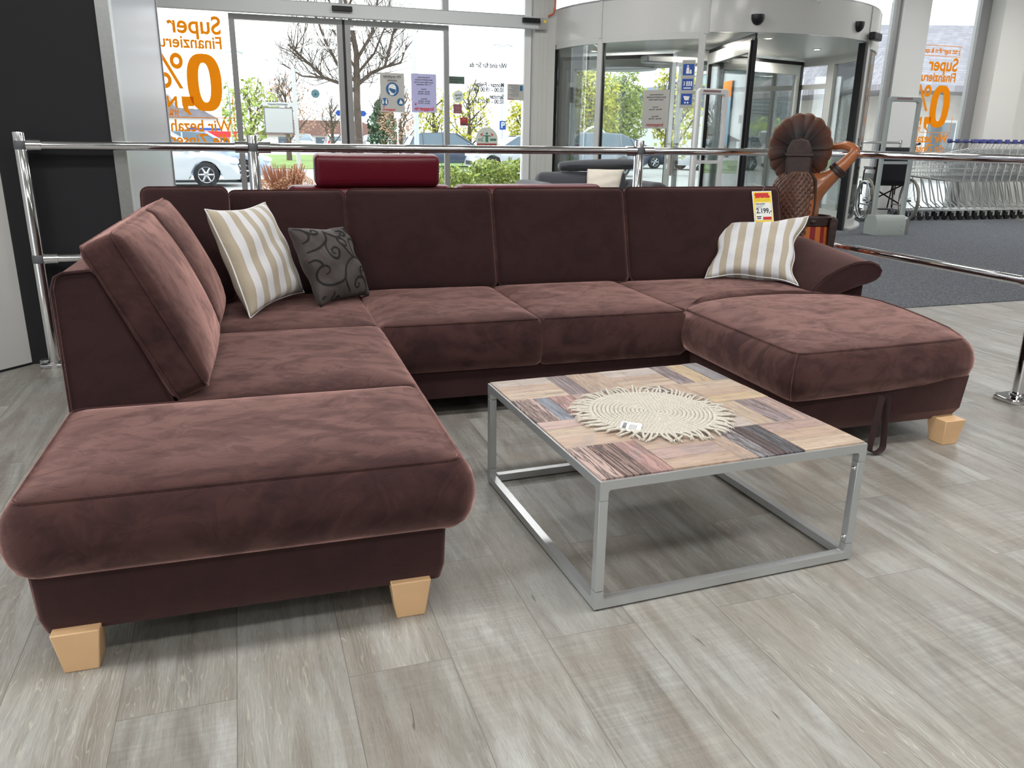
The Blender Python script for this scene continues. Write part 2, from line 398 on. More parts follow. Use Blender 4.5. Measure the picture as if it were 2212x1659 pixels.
def m_table_wood():
    """colour of each plank comes from a face attribute, grain and cracks from noise along the plank"""
    M = NT('reclaimed_wood'); p = M.n('ShaderNodeBsdfPrincipled')
    at = M.n('ShaderNodeAttribute'); at.attribute_name = 'plank'; uv = M.n('ShaderNodeAttribute'); uv.attribute_name = 'grain'
    crk = M.n('ShaderNodeAttribute'); crk.attribute_name = 'wear'
    mp = M.n('ShaderNodeMapping'); mp.inputs['Scale'].default_value = (3.0, 26.0, 1); M.l(uv.outputs['Vector'], mp.inputs[0])
    n1 = M.n('ShaderNodeTexNoise', Scale=1.8, Detail=8.0, Roughness=0.7, Distortion=0.8); M.l(mp.outputs[0], n1.inputs['Vector'])
    n2 = M.n('ShaderNodeTexNoise', Scale=7.0, Detail=4.0, Distortion=1.0); M.l(uv.outputs['Vector'], n2.inputs['Vector'])
    mp3 = M.n('ShaderNodeMapping'); mp3.inputs['Scale'].default_value = (60.0, 6.0, 1); M.l(uv.outputs['Vector'], mp3.inputs[0])
    n3 = M.n('ShaderNodeTexNoise', Scale=1.0, Detail=2.0); M.l(mp3.outputs[0], n3.inputs['Vector'])
    g = M.ramp(n1.outputs['Fac'], [(0.30, (0.42, 0.37, 0.34)), (0.46, (0.90, 0.88, 0.86)), (0.6, (1.05, 1.05, 1.05)), (0.8, (1.2, 1.2, 1.2))])
    c = M.mix(0.9, at.outputs['Color'], g, 'MULTIPLY')
    c = M.mix(M.ramp(n2.outputs['Fac'], [(0.55, (0, 0, 0)), (0.72, (0.35, 0.35, 0.35))]), c, srgb(126, 124, 128))
    c = M.mix(M.ramp(n3.outputs['Fac'], [(0.62, (0, 0, 0)), (0.70, (0.30, 0.30, 0.30))]), c, srgb(120, 100, 86))
    mpc = M.n('ShaderNodeMapping'); mpc.inputs['Scale'].default_value = (2.0, 30.0, 1); M.l(uv.outputs['Vector'], mpc.inputs[0])
    nc = M.n('ShaderNodeTexNoise', Scale=1.5, Detail=5.0, Roughness=0.7, Distortion=1.6); M.l(mpc.outputs[0], nc.inputs['Vector'])
    ln = M.math('ABSOLUTE', M.math('SUBTRACT', nc.outputs['Fac'], 0.5)); lm = M.ramp(ln, [(0.0, (1, 1, 1)), (0.03, (0.8, 0.8, 0.8)), (0.05, (0, 0, 0))])
    cf = M.math('MULTIPLY', lm, crk.outputs['Fac']); c = M.mix(cf, c, srgb(38, 26, 24))
    M.l(c, p.inputs['Base Color']); p.inputs['Roughness'].default_value = 0.42
    M.l(M.bump(M.math('SUBTRACT', M.math('MULTIPLY', n1.outputs['Fac'], 0.4), cf), 0.5, 0.003), p.inputs['Normal'])
    M.l(p.outputs[0], M.out.inputs[0]); return M.m
def m_stripe(name, n, c0, c1, off=0.0, rough=0.8, coord='grain'):
    """woven stripes along local v, n stripes across u (u,v in a mesh attribute)"""
    M = NT(name); p = M.n('ShaderNodeBsdfPrincipled'); uv = M.n('ShaderNodeAttribute'); uv.attribute_name = coord
    sp = M.n('ShaderNodeSeparateXYZ'); M.l(uv.outputs['Vector'], sp.inputs[0])
    f = M.math('FRACT', M.math('MULTIPLY_ADD', sp.outputs[0], n / 2, off)); k = M.math('GREATER_THAN', f, 0.5)
    nz = M.n('ShaderNodeTexNoise', Scale=500.0); tcn = M.n('ShaderNodeTexCoord'); M.l(tcn.outputs['Object'], nz.inputs['Vector'])
    nw = M.n('ShaderNodeTexNoise', Scale=14.0, Detail=3.0, Distortion=1.0); M.l(tcn.outputs['Object'], nw.inputs['Vector'])
    M.l(M.mix(k, c0, c1), p.inputs['Base Color']); p.inputs['Roughness'].default_value = rough; p.inputs['Sheen Weight'].default_value = 0.2
    M.l(M.bump(M.math('MULTIPLY_ADD', nz.outputs['Fac'], 0.05, nw.outputs['Fac']), 0.35, 0.012), p.inputs['Normal'])
    M.l(p.outputs[0], M.out.inputs[0]); return M.m
def m_leaf(name, c0, c1, rough=0.7):
    M = NT(name); p = M.n('ShaderNodeBsdfPrincipled'); g = M.n('ShaderNodeNewGeometry'); tcn = M.n('ShaderNodeTexCoord')
    nz = M.n('ShaderNodeTexNoise', Scale=1.3, Detail=3.0); M.l(tcn.outputs['Object'], nz.inputs['Vector'])
    f = M.math('MULTIPLY_ADD', g.outputs['Random Per Island'], 0.6, M.math('MULTIPLY', nz.outputs['Fac'], 0.5))
    M.l(M.ramp(f, [(0.2, c0), (0.8, c1)]), p.inputs['Base Color']); p.inputs['Roughness'].default_value = rough
    M.l(p.outputs[0], M.out.inputs[0]); return M.m

SUEDE = m_suede(); SUEDEB = m_suede('brown_suede_unbrushed_shaded', 0.22); FLOOR = m_floor(); CARPET = m_carpet(); TWOOD = m_table_wood()  # SUEDEB: fewer brush marks, and shade on backs and plinths put into its colour
BEECH = mat('beech_wood', srgb(222, 182, 138), 0.45, noise=0.08, nscale=6)
PIPE = SUEDE
CHROME = mat('chrome', (0.82, 0.82, 0.84, 1), 0.06, 1.0)
ALU = mat('brushed_aluminium', srgb(178, 180, 180), 0.38, 1.0, noise=0.05, nscale=60)
TFRAME = mat('silver_lacquered_steel', srgb(190, 193, 194), 0.30, 0.6)
STEEL = mat('steel', (0.55, 0.56, 0.58, 1), 0.25, 1.0)
CLAMP = mat('grey_plastic', srgb(92, 94, 98), 0.5)
WHITE = mat('white_lacquer', srgb(226, 227, 226), 0.4)
FRAMEW = mat('light_grey_frame', srgb(196, 197, 194), 0.35, noise=0.02)
FRAMEG = mat('grey_frame', srgb(150, 150, 150), 0.4, 0.3)
BEAM = mat('grey_beam', srgb(204, 207, 208), 0.4)
BLACK = mat('black_plastic', srgb(20, 20, 24), 0.4)
PANELB = mat('black_panel', srgb(15, 15, 21), 0.75, noise=0.1, nscale=400)
PANELW = mat('white_panel', srgb(205, 205, 202), 0.6, noise=0.015, nscale=3)
GLOSSW = mat('glossy_white_wall', srgb(150, 154, 164), 0.28, spec=0.25, coat=0.0)
RUBBER = mat('rubber', srgb(28, 28, 30), 0.8)
GLASS = glass('window_glass'); GLASSG = glass('drum_glass', (0.955, 0.98, 0.97), 0.22)
MIRROR = mat('polished_white_fascia', srgb(200, 200, 198), 0.3, 0.0, coat=0.5)
RED = mat('red_leather', srgb(98, 10, 30), 0.38, noise=0.06, nscale=120, bump=0.08)
GREY = mat('anthracite_fabric', srgb(66, 68, 74), 0.85, noise=0.1, nscale=300, sheen=0.3)
CREAM = mat('cream_fabric', srgb(206, 198, 184), 0.85, noise=0.04, nscale=80)
ORANGE = mat('orange_film', srgb(240, 160, 25), 0.6)
COTTON = mat('ecru_cotton', srgb(198, 192, 180), 0.95, noise=0.06, nscale=160, bump=0.5, sheen=0.2)
PAPER = mat('white_paper', srgb(238, 238, 236), 0.7)
PAPERV = mat('pale_lilac_paper', srgb(206, 206, 232), 0.7)
PAPERG = mat('grey_paper', srgb(200, 200, 198), 0.7)
INK = mat('dark_ink', srgb(60, 62, 68), 0.7)
INKG = mat('grey_ink', srgb(140, 144, 150), 0.7)
BLUE = mat('blue_film', srgb(24, 74, 160), 0.5)
LBLUE = mat('light_blue_film', srgb(96, 148, 196), 0.6)
REDF = mat('red_film', srgb(206, 40, 48), 0.5)
REDP = mat('faded_red_film', srgb(190, 84, 84), 0.6)
GREENF = mat('dark_green_film', srgb(92, 112, 100), 0.6)
YELLOW = mat('yellow_card', srgb(244, 214, 60), 0.5)
PLASTER = mat('white_plaster', srgb(222, 222, 218), 0.8, noise=0.02, nscale=2)
CEIL = mat('ceiling_white', srgb(196, 196, 192), 0.9); PLASTD = mat('grey_plaster', srgb(150, 148, 144), 0.85)

def film_mat(name, col, tr=0.6):
    """coloured foil or paper on glass: part of the daylight behind it shines through"""
    M = NT(name); d = M.n('ShaderNodeBsdfDiffuse'); d.inputs[0].default_value = col
    t = M.n('ShaderNodeBsdfTranslucent'); t.inputs[0].default_value = col; m = M.n('ShaderNodeMixShader'); m.inputs[0].default_value = tr
    M.l(d.outputs[0], m.inputs[1]); M.l(t.outputs[0], m.inputs[2]); M.l(m.outputs[0], M.out.inputs[0]); return M.m
ORANGE = film_mat('orange_film', srgb(236, 178, 66), 0.85); PAPERV = film_mat('pale_lilac_paper', srgb(206, 204, 228), 0.5); PAPERG = film_mat('grey_paper', srgb(208, 206, 202), 0.45)
LBLUE = film_mat('light_blue_film', srgb(96, 148, 196), 0.5); REDP = film_mat('faded_red_film', srgb(196, 92, 90), 0.45); GREENF = film_mat('dark_green_film', srgb(112, 132, 120), 0.3); INKG = film_mat('grey_ink', srgb(96, 100, 106), 0.15)
# ---------------------------------------------------------------- the room
D0 = 12.2    # the glass front
def inb(mb, name, m, **k): return mb.build(name, m, None, **k)
def place(o): o.rotation_euler = (0, 0, BY); return o     # mesh written in building coordinates (e, d, z)
place(struct(MB().box(-7, -9, -0.05, 15.5, D0 + 0.1, 0.0).build('floor', FLOOR)))
cpt = place(MB().box(2.6, 4.95, 0.0, 13.0, D0 - 0.4, 0.006).build('entrance_carpet', CARPET))
tag(cpt, 'grey ribbed carpet laid in front of the revolving door and the trolleys', 'carpet')
place(struct(MB().box(-7, -9, 4.3, 15.5, D0 + 0.1, 4.5).build('ceiling', CEIL)))
place(struct(MB().box(-7.3, -9.2, -0.05, 15.7, -9, 4.5).build('wall_back', PLASTD)))
# left wall with a long row of daylight windows beside the camera
wl = MB(); LE = -4.7
wl.box(LE - 0.2, -9, 0, LE, D0, 0.10); wl.box(LE - 0.2, -9, 3.7, LE, D0, 4.3)
for a, b in ((-9, -5.6), (-2.7, -2.6), (0.3, 0.4), (3.3, D0)): wl.box(LE - 0.2, a, 0.10, LE, b, 3.7)
place(struct(wl.build('wall_left', PLASTER)))
wn = 3
for a, b in ((-5.6, -2.7), (-2.6, 0.3), (0.4, 3.3)):
    g = place(struct(MB().box(LE - 0.12, a, 0.10, LE - 0.11, b, 3.7).build('window_%d' % wn, GLASS))); wn += 1
# the right end: white column and wall
wr = MB().box(13.06, D0 - 0.35, 0, 13.75, D0 + 0.1, 4.3).box(13.75, D0 - 0.02, 0, 15.6, D0 + 0.1, 4.3).box(15.5, -9, 0, 15.7, D0 + 0.1, 4.3)
place(struct(wr.build('wall_right', mat('right_wall_paint', srgb(236, 236, 232), 0.7))))
place(struct(MB().box(13.735, D0 - 0.05, 0, 13.765, D0 - 0.02, 4.3).build('trim_1', FRAMEG)))

# the glass front : posts and transoms are the setting, each pane a window
fr = MB()
def post(e0, e1, z0=0, z1=4.3, d0=D0 - 0.06, d1=D0 + 0.06): fr.box(e0, d0, z0, e1, d1, z1)
post(1.50, 1.555, 2.95); post(2.96, 3.05, 2.95)
post(10.95, 11.06); post(12.84, 13.06)
fr.box(-7, D0 - 0.05, 4.1, 4.4, D0 + 0.05, 4.3); fr.box(-7, D0 - 0.06, -0.02, 0.04, D0 + 0.06, 0.05); fr.box(9.8, D0 - 0.06, 0, 13.06, D0 + 0.06, 0.08)
fr.box(-7, D0 - 0.04, 2.93, 4.4, D0 + 0.06, 3.0)
for e in (-5.2, -3.1, -1.2): post(e, e + 0.07, 0, 4.1)
place(struct(fr.build('window_frame_front', FRAMEG)))
place(struct(MB().box(4.21, D0 - 0.06, 0, 4.31, D0 + 0.06, 4.3).box(11.06, D0 - 0.10, 0, 11.50, D0 + 0.06, 4.3).box(11.5, D0 - 0.05, 0, 11.72, D0 + 0.05, 4.3).build('trim_2', WHITE)))
# pillar between sliding door and revolving door
pil = MB().box(4.33, D0 - 0.16, 0, 4.66, D0 + 0.12, 4.3)
for e in (4.40, 4.47, 4.54): pil.box(e, D0 - 0.165, 0, e + 0.006, D0 - 0.16, 4.3)
place(struct(pil.build('wall_pillar', mat('pillar_cladding', srgb(200, 200, 195), 0.45))))
place(struct(MB().box(-7, D0 - 0.01, 0, 0.04, D0, 2.93).box(-7, D0 - 0.01, 3.0, 4.21, D0, 4.1).build('window_1', GLASS)))
place(struct(MB().box(3.05, D0 - 0.01, 0.05, 4.21, D0, 2.8).box(11.72, D0 - 0.01, 0.08, 12.84, D0, 4.3).box(9.9, D0 - 0.01, 0.08, 10.95, D0, 4.3).build('window_2', GLASS)))

# automatic sliding door: operator beam, two leaves
sd = thing('sliding_door', 'automatic glass sliding door with two tall leaves under a grey operator beam', 'door', EW(1.5, D0), BY)
b = MB().box(-4.6 - 1.5, -0.24, 2.79, 2.98, -0.17, 2.96); b.build('operator_beam', BEAM, sd)
bevel(sd.children[0], 0.01)
def leaf(a, b_):
    f = MB()
    f.box(a, -0.10, 0.02, a + 0.075, -0.03, 2.79); f.box(b_ - 0.075, -0.10, 0.02, b_, -0.03, 2.79)
    f.box(a + 0.075, -0.10, 0.02, b_ - 0.075, -0.03, 0.10); f.box(a + 0.075, -0.10, 2.72, b_ - 0.075, -0.03, 2.79)
    o = f.build('door_leaf', FRAMEG, sd); MB().box(a + 0.07, -0.068, 0.08, b_ - 0.07, -0.060, 2.74).build('pane', GLASS, o)
leaf(-1.46, 0.025); leaf(0.060, 1.54)
MB().box(0.025, -0.09, 0.02, 0.060, -0.05, 2.79).build('brush_seal', BLACK, sd)
for x in (-0.12, 2.60):
    s_ = MB().prism([(-0.30, 2.87), (-0.24, 2.87), (-0.24, 2.935), (-0.28, 2.935)], 'x', x, x + 0.27); o = s_.build('motion_sensor', BLACK, sd); bevel(o, 0.006)
MB().box(2.86, -0.245, 2.80, 2.975, -0.238, 2.95).build('rating_plate', PAPERG, sd)
MB().ball((2.955, -0.247, 2.90), 0.022, 0.002, 0.022).build('yellow_dot', YELLOW, sd)
cb = MB().tube([(4.62, D0 - 0.2, 3.4), (4.63, D0 - 0.2, 3.12), (4.60, D0 - 0.2, 3.02), (4.52, D0 - 0.2, 2.98)], 0.012); o = place(cb.build('cable', mat('orange_cable', srgb(214, 96, 50), 0.5)))
tag(o, 'orange cable curling down the pillar beside the sliding door beam', 'cable')

# black display wall at the left with its aluminium edge, glossy white wall and plain white panel
place(struct(MB().box(-3.2, 4.95, 0.0, -0.63, 5.05, 4.3).build('wall_black', PANELB)))
place(struct(MB().box(-0.63, 4.93, 0.0, -0.565, 5.05, 4.3).box(-1.135, 4.90, 0, -0.565, 4.95, 0.03).build('trim_3', ALU)))
place(struct(MB().box(-0.66, 5.05, 0.0, -0.565, 8.15, 4.3).build('wall_gloss', GLOSSW)))
place(struct(MB().box(-0.67, 8.15, 0.0, -0.555, 8.2, 4.3).build('trim_4', FRAMEG)))
a = EW(-1.185, 4.95); b2 = EW(-2.6, 3.45)
dx = (b2 - a).normalized(); nx_ = Vector((-dx.y, dx.x, 0)) * -0.05
pw = MB().add([a, b2, b2 + nx_, a + nx_] + [q + Vector((0, 0, 4.3)) for q in (a, b2, b2 + nx_, a + nx_)], [(0, 3, 2, 1), (4, 5, 6, 7), (0, 1, 5, 4), (1, 2, 6, 5), (2, 3, 7, 6), (3, 0, 4, 7)])
struct(pw.build('wall_white', PANELW))
struct(MB().add([q + Vector((0, 0, dz)) for dz in (0.0, 0.012) for q in (a - nx_ * 0.1, b2 - nx_ * 0.1, b2, a)], [(0, 3, 2, 1), (4, 5, 6, 7), (0, 1, 5, 4), (1, 2, 6, 5), (2, 3, 7, 6), (3, 0, 4, 7)]).build('baseboard_white', BLACK))

# ceiling lamps of the shop hall (above and behind the camera)
LAMPM = mat('lamp_diffuser', (1, 1, 1, 1), 0.5, emit=((1.0, 0.97, 0.92, 1), 5.0))
WH_ = ['left', 'middle left', 'middle right', 'right']
t0 = None
for d, en, es in ((-6.5, 9, (-3.0, -0.5, 3.0, 6.5)), (-3.4, 10, (-3.0, -0.5, 3.0, 6.5)), (-0.8, 34, (-2.8, 0.2, 3.2, 6.5)), (1.5, 48, (-2.8, -0.5, 1.9, 5.0)), (6.6, 28, (1.0, 4.0, 8.0, 11.5)), (9.2, 60, (0.8, 3.2, 10.8, 13.2))):
    for k, e in enumerate(es):
        pos = EW(e, d, 4.3)
        if t0 is None:
            t0 = thing('ceiling_lamp', 'x', 'lamp', pos, BY, 'ceiling lamps of the hall')
            MB().box(-0.65, -0.32, -0.06, 0.65, 0.32, 0).build('housing', WHITE, t0); MB().box(-0.6, -0.28, -0.07, 0.6, 0.28, -0.06).build('diffuser', LAMPM, t0); c = t0
        else: c = dup(t0, pos, BY)
        c['label'] = 'square white ceiling lamp flush in the shop hall ceiling outside the picture'
        lamp('hall_light', 'AREA', EW(e, d, 4.2), en, (1.0, 0.99, 0.98), 1.2, (0, 0, BY), size_y=0.56)
# ---------------------------------------------------------------- the big corner sofa (local x = s, y = t)
sofa = thing('corner_sofa', 'large U-shaped dark brown suede sofa on light wooden block feet, facing the coffee table', 'sofa', SO, SY)
def pipe(par, pts, r=0.0045, closed=False):
    return MB().tube(pts, r, 6, closed).build('piping', PIPE, par)
def polyline(pts, n=10):
    out = []
    for a, b in zip(pts[:-1], pts[1:]):
        for k in range(n): out.append((a[0] + (b[0] - a[0]) * k / n, a[1] + (b[1] - a[1]) * k / n))
    out.append(pts[-1]); return out
def seat(out, zt=0.45, zb=0.25, bulge=0.045, crown=0.022, w=None, pipes=None, seed=0):
    mb = MB(); cushion(mb, out, zt, zb, bulge, crown, w, 0.0025, seed); o = mb.build('seat_cushion', SUEDE, sofa, 60)
    for pl in (pipes or []): pipe(o, pl)
    return o
# recamier end at the front left
o1 = rrect(-0.05, 0.0, 0.985, 0.675, 0.035, 4, 14)
seat(o1, w=lambda x, y, nx, ny: 0.15 if ny > 0.4 else 1.0, crown=0.026, pipes=[[(x, y, 0.453) for x, y in o1 + o1[:1]]], seed=1)
seat(rrect(0.24, 0.685, 0.985, 1.59, 0.03, 4, 14), w=lambda x, y, nx, ny: 1.0 if nx > 0.5 else 0.1, zb=0.24, crown=0.03, seed=2)
seat(rrect(0.26, 1.60, 0.985, 2.42, 0.03, 4, 12), w=lambda x, y, nx, ny: 0.1, zb=0.24, crown=0.022, seed=3)
# the long bench
for (a, b_, sd_) in ((0.995, 1.735, 4), (1.74, 2.488, 5)):
    seat(rrect(a, 1.55, b_, 2.42, 0.03, 4, 12), w=lambda x, y, nx, ny: 1.0 if ny < -0.5 else 0.1, zb=0.22, crown=0.032,
         pipes=[[(a + 0.012, 1.553, 0.452)] + [(a + (b_ - a) * k / 12, 1.549, 0.453) for k in range(1, 12)] + [(b_ - 0.012, 1.553, 0.452)]], seed=sd_)
# corner seat behind the chaise and the chaise itself
curve = [(2.515, 1.607), (2.60, 1.69), (2.70, 1.755), (2.86, 1.815), (3.06, 1.85), (3.24, 1.85), (3.42, 1.805)]
co = [(x, y + 0.008) for x, y in polyline(curve, 5)] + polyline([(3.50, 1.80), (3.52, 2.42)], 8) + polyline([(3.50, 2.42), (2.51, 2.42)], 12) + polyline([(2.497, 2.41), (2.497, 1.62)], 10)[:-1]
seat(co, w=lambda x, y, nx, ny: 0.05, zb=0.22, crown=0.018, seed=6)
ch = polyline([(2.51, 1.58), (2.508, 0.73), (2.520, 0.702), (2.545, 0.697), (2.98, 0.715), (3.33, 0.742), (3.375, 0.75), (3.405, 0.775), (3.49, 0.935), (3.555, 1.14), (3.61, 1.35), (3.64, 1.54), (3.62, 1.66), (3.56, 1.745), (3.42, 1.80)], 6)
ch += [(x, y - 0.004) for x, y in polyline([(3.42, 1.805), (3.24, 1.85), (3.06, 1.85), (2.86, 1.815), (2.70, 1.755), (2.60, 1.69), (2.515, 1.607)], 5)][1:]
seat(ch, zb=0.245, w=lambda x, y, nx, ny: (0.06 if ny > 0.3 and x < 3.5 else 1.25), bulge=0.05, crown=0.028,
     pipes=[[(x, y, 0.4535) for x, y in ch + ch[:1]]], seed=7)
# seam down the front corner of the chaise
pipe(sofa.children[-1], [(2.512 - 0.05 * k, 0.701 - 0.05 * k, z) for k, z in ((0, 0.452), (0.45, 0.438), (0.85, 0.405), (1.0, 0.36), (0.95, 0.31), (0.6, 0.27))], 0.003)

# plinths (the covered base under the seats)
def plinth(pts, z0=0.10, z1=0.275, inset=0.03):
    cx = sum(p[0] for p in pts) / len(pts); cy = sum(p[1] for p in pts) / len(pts)
    lo = [(x + (cx - x) / max(1e-6, math.hypot(cx - x, cy - y)) * inset, y + (cy - y) / max(1e-6, math.hypot(cx - x, cy - y)) * inset) for x, y in pts]
    n = len(pts); md = [((a[0] * 0.3 + b[0] * 0.7), (a[1] * 0.3 + b[1] * 0.7)) for a, b in zip(lo, pts)]
    vs = [(x, y, z0) for x, y in lo] + [(x, y, z0 + 0.05) for x, y in md] + [(x, y, z1) for x, y in pts]
    fs = [tuple(range(n - 1, -1, -1)), tuple(range(2 * n, 3 * n))]
    for j in (0, n): fs += [(j + i, j + (i + 1) % n, j + n + (i + 1) % n, j + n + i) for i in range(n)]
    return MB().add(vs, fs).build('plinth', SUEDEB, sofa, 30)
plinth(rrect(-0.045, -0.005, 0.945, 2.74, 0.02, 3, 3), z1=0.28)
plinth([(0.945, 1.56), (2.53, 1.56), (2.53, 2.74), (0.945, 2.74)], z1=0.27, inset=0.005)
plinth(polyline([(2.53, 0.70), (3.30, 0.69), (3.40, 0.70), (3.43, 0.74), (3.50, 1.0), (3.58, 1.4), (3.60, 1.75), (3.60, 2.74), (2.53, 2.74), (2.53, 0.70)], 3)[:-1], z1=0.30, inset=0.055)

# back frames: left side with the sloping end panel, long back
pr = [(-0.062, 0.285), (-0.060, 0.815), (-0.050, 0.850), (-0.030, 0.862), (0.040, 0.868), (0.060, 0.850), (0.225, 0.455), (0.225, 0.285)]
fb = MB().prism([(x, z) for x, z in pr], 'y', 0.695, 2.78).build('back_frame', SUEDEB, sofa, 40); bevel(fb, 0.012, 3)
pipe(fb, [(-0.062, 0.693, 0.44), (-0.062, 0.692, 0.815), (-0.050, 0.692, 0.850), (-0.028, 0.692, 0.862), (0.05, 0.692, 0.869)], 0.004)
fb2 = MB().box(0.10, 2.60, 0.26, 3.62, 2.84, 0.86).build('back_frame', SUEDEB, sofa, 40); bevel(fb2, 0.03, 4)

# loose back cushions of the left side
def slab(x0, x1, bot, top, th, face, bulge=0.045, r=0.035, wob=0.0):
    """bot/top = middle of the lower/upper edge (a,z) in the plane across the seat; face 's' looks to +s, 't' looks to -t"""
    ln = math.hypot(top[0] - bot[0], top[1] - bot[1]); cz = (top[1] + bot[1]) / 2; ca = (top[0] + bot[0]) / 2
    ua, uz = (top[0] - bot[0]) / ln, (top[1] - bot[1]) / ln
    if face == 's':   # local x = along t, local -y = front (+s), local z = up the slab
        X = (0, 1, 0); Z = (ua, 0, uz); Y = (-uz, 0, ua); o = (ca, (x0 + x1) / 2, cz)
    else:
        X = (1, 0, 0); Z = (0, ua, uz); Y = (0, uz, -ua); o = ((x0 + x1) / 2, ca, cz)
    M = frame_m(o, X, Y, Z); mb = MB(); softbox(mb, x1 - x0, ln, th, r, M, bulge, 0.02, n=10, wob=wob)
    ob = mb.build('back_cushion', SUEDE if face == 's' else SUEDEB, sofa, 60)
    w2, h2, d2 = (x1 - x0) / 2, ln / 2, th / 2
    rr = r * 0.9; q = [(x, z) for x, z in rrect(-w2 + 0.002, -h2 + 0.002, w2 - 0.002, h2 - 0.002, rr, 4, 4)]
    pipe(ob, [M @ Vector((x, -d2 + r * 0.45, z)) for x, z in q], 0.0038, True)
    if face == 's': pipe(ob, [M @ Vector((x, d2 - r * 0.45, z)) for x, z in q], 0.0038, True)
    return ob
slab(0.69, 1.50, (0.290, 0.468), (0.068, 0.955), 0.125, 's', 0.055, wob=0.003)
slab(1.51, 2.12, (0.290, 0.468), (0.068, 0.955), 0.125, 's', 0.05, wob=0.003)
slab(-0.01, 0.384, (2.22, 0.46), (2.40, 0.99), 0.16, 't', 0.02, 0.04)
# back cushions of the long side
for x0, x1, zt in ((0.372, 0.960, 0.965), (0.964, 1.762, 0.97), (1.766, 2.564, 0.97), (2.568, 3.62, 0.972)):
    slab(x0, x1, (2.42, 0.44), (2.575, zt), 0.155, 't', 0.03, 0.04, wob=0.002)

# rolled arm at the right
def arm():
    mb = MB()
    prof = [(3.40, 0.425), (3.43, 0.475), (3.50, 0.535), (3.60, 0.585), (3.70, 0.615), (3.79, 0.618), (3.855, 0.598), (3.885, 0.562), (3.875, 0.525), (3.835, 0.500), (3.76, 0.485), (3.68, 0.465), (3.60, 0.435), (3.50, 0.415)]
    cx, cz = 3.66, 0.52; st = [(1.845, 0.90), (1.828, 0.965), (1.835, 0.99), (1.86, 1.0), (2.1, 1.0), (2.3, 1.0), (2.44, 1.0), (2.50, 0.97), (2.52, 0.85)]
    vs = []; n = len(prof)
    for t, k in st:
        lift = (t - 1.85) * 0.125; shift = -(t - 1.85) * 0.03
        vs += [(cx + (x - cx) * k + shift, t, cz + (z - cz) * k + lift * (0.4 + (z - 0.415) * 3)) for x, z in prof]
    fs = [(j * n + i, j * n + (i + 1) % n, (j + 1) * n + (i + 1) % n, (j + 1) * n + i) for j in range(len(st) - 1) for i in range(n)]
    fs += [tuple(range(n - 1, -1, -1)), tuple((len(st) - 1) * n + i for i in range(n))]
    mb.add(vs, fs); o = mb.build('armrest', SUEDEB, sofa, 70)
    ss = o.modifiers.new('s', 'SUBSURF'); ss.levels = 2; ss.render_levels = 2
    pipe(o, [(cx + (x - cx) * 0.985, 1.838, cz + (z - cz) * 0.985) for x, z in prof[:9]], 0.0035)
    p_ = MB().prism([(3.45, 0.28), (3.80, 0.28), (3.80, 0.52), (3.70, 0.50), (3.55, 0.44), (3.45, 0.42)], 'y', 1.87, 2.50); q = p_.build('arm_panel', SUEDEB, sofa, 40); bevel(q, 0.012, 3)
    q2 = MB().box(3.50, 1.90, 0.10, 3.80, 2.50, 0.285).build('arm_panel', SUEDEB, sofa, 40); bevel(q2, 0.012, 3)
arm()

# beech block feet
def foot(cx, cy, w=0.078, top=0.115, up=0.108):
    a = w / 2; c = up / 2
    mb = MB().add([(cx - a, cy - a, 0), (cx + a, cy - a, 0), (cx + a, cy + a, 0), (cx - a, cy + a, 0), (cx - c, cy - c, top), (cx + c, cy - c, top), (cx + c, cy + c, top), (cx - c, cy + c, top)],
                  [(0, 3, 2, 1), (4, 5, 6, 7), (0, 1, 5, 4), (1, 2, 6, 5), (2, 3, 7, 6), (3, 0, 4, 7)])
    o = mb.build('foot', BEECH, sofa); bevel(o, 0.003); return o
for cx, cy in ((0.038, 0.040), (0.846, 0.052), (2.500 + 0.07, 0.745), (3.33, 0.712), (0.05, 2.60), (0.9, 2.6), (2.5, 2.6), (3.55, 2.60), (0.05, 1.4)): foot(cx, cy)
# pull strap hanging out below the chaise cushion
def strap():
    sx_, sy_ = 2.93, 0.655
    path = []
    for k in range(25):
        a = k / 24
        if a < 0.38: u = a / 0.38; path.append((-0.012 - 0.026 * u, 0.262 - 0.225 * u))
        elif a > 0.62: u = (1 - a) / 0.38; path.append((0.014 + 0.018 * u, 0.262 - 0.225 * u))
        else:
            b = pi + (a - 0.38) / 0.24 * pi; path.append((-0.003 + 0.035 * cos(b), 0.037 + 0.026 * sin(b)))
    mb = MB(); vs = []; fs = []
    for i, (x, z) in enumerate(path):
        p, q = path[max(i - 1, 0)], path[min(i + 1, 24)]; d = Vector((q[0] - p[0], q[1] - p[1])); d.normalize(); nx, nz = -d.y * 0.0012, d.x * 0.0012
        tw = 0.013
        vs += [(sx_ + x + nx, sy_ - tw, z + nz), (sx_ + x + nx - 0.008, sy_ + tw, z + nz), (sx_ + x - nx - 0.008, sy_ + tw, z - nz), (sx_ + x - nx, sy_ - tw, z - nz)]
    for i in range(24):
        for k in range(4): fs.append((i * 4 + k, i * 4 + (k + 1) % 4, i * 4 + 4 + (k + 1) % 4, i * 4 + 4 + k))
    mb.add(vs, fs); mb.build('pull_strap', mat('strap_webbing', srgb(52, 34, 34), 0.9), sofa)
strap()

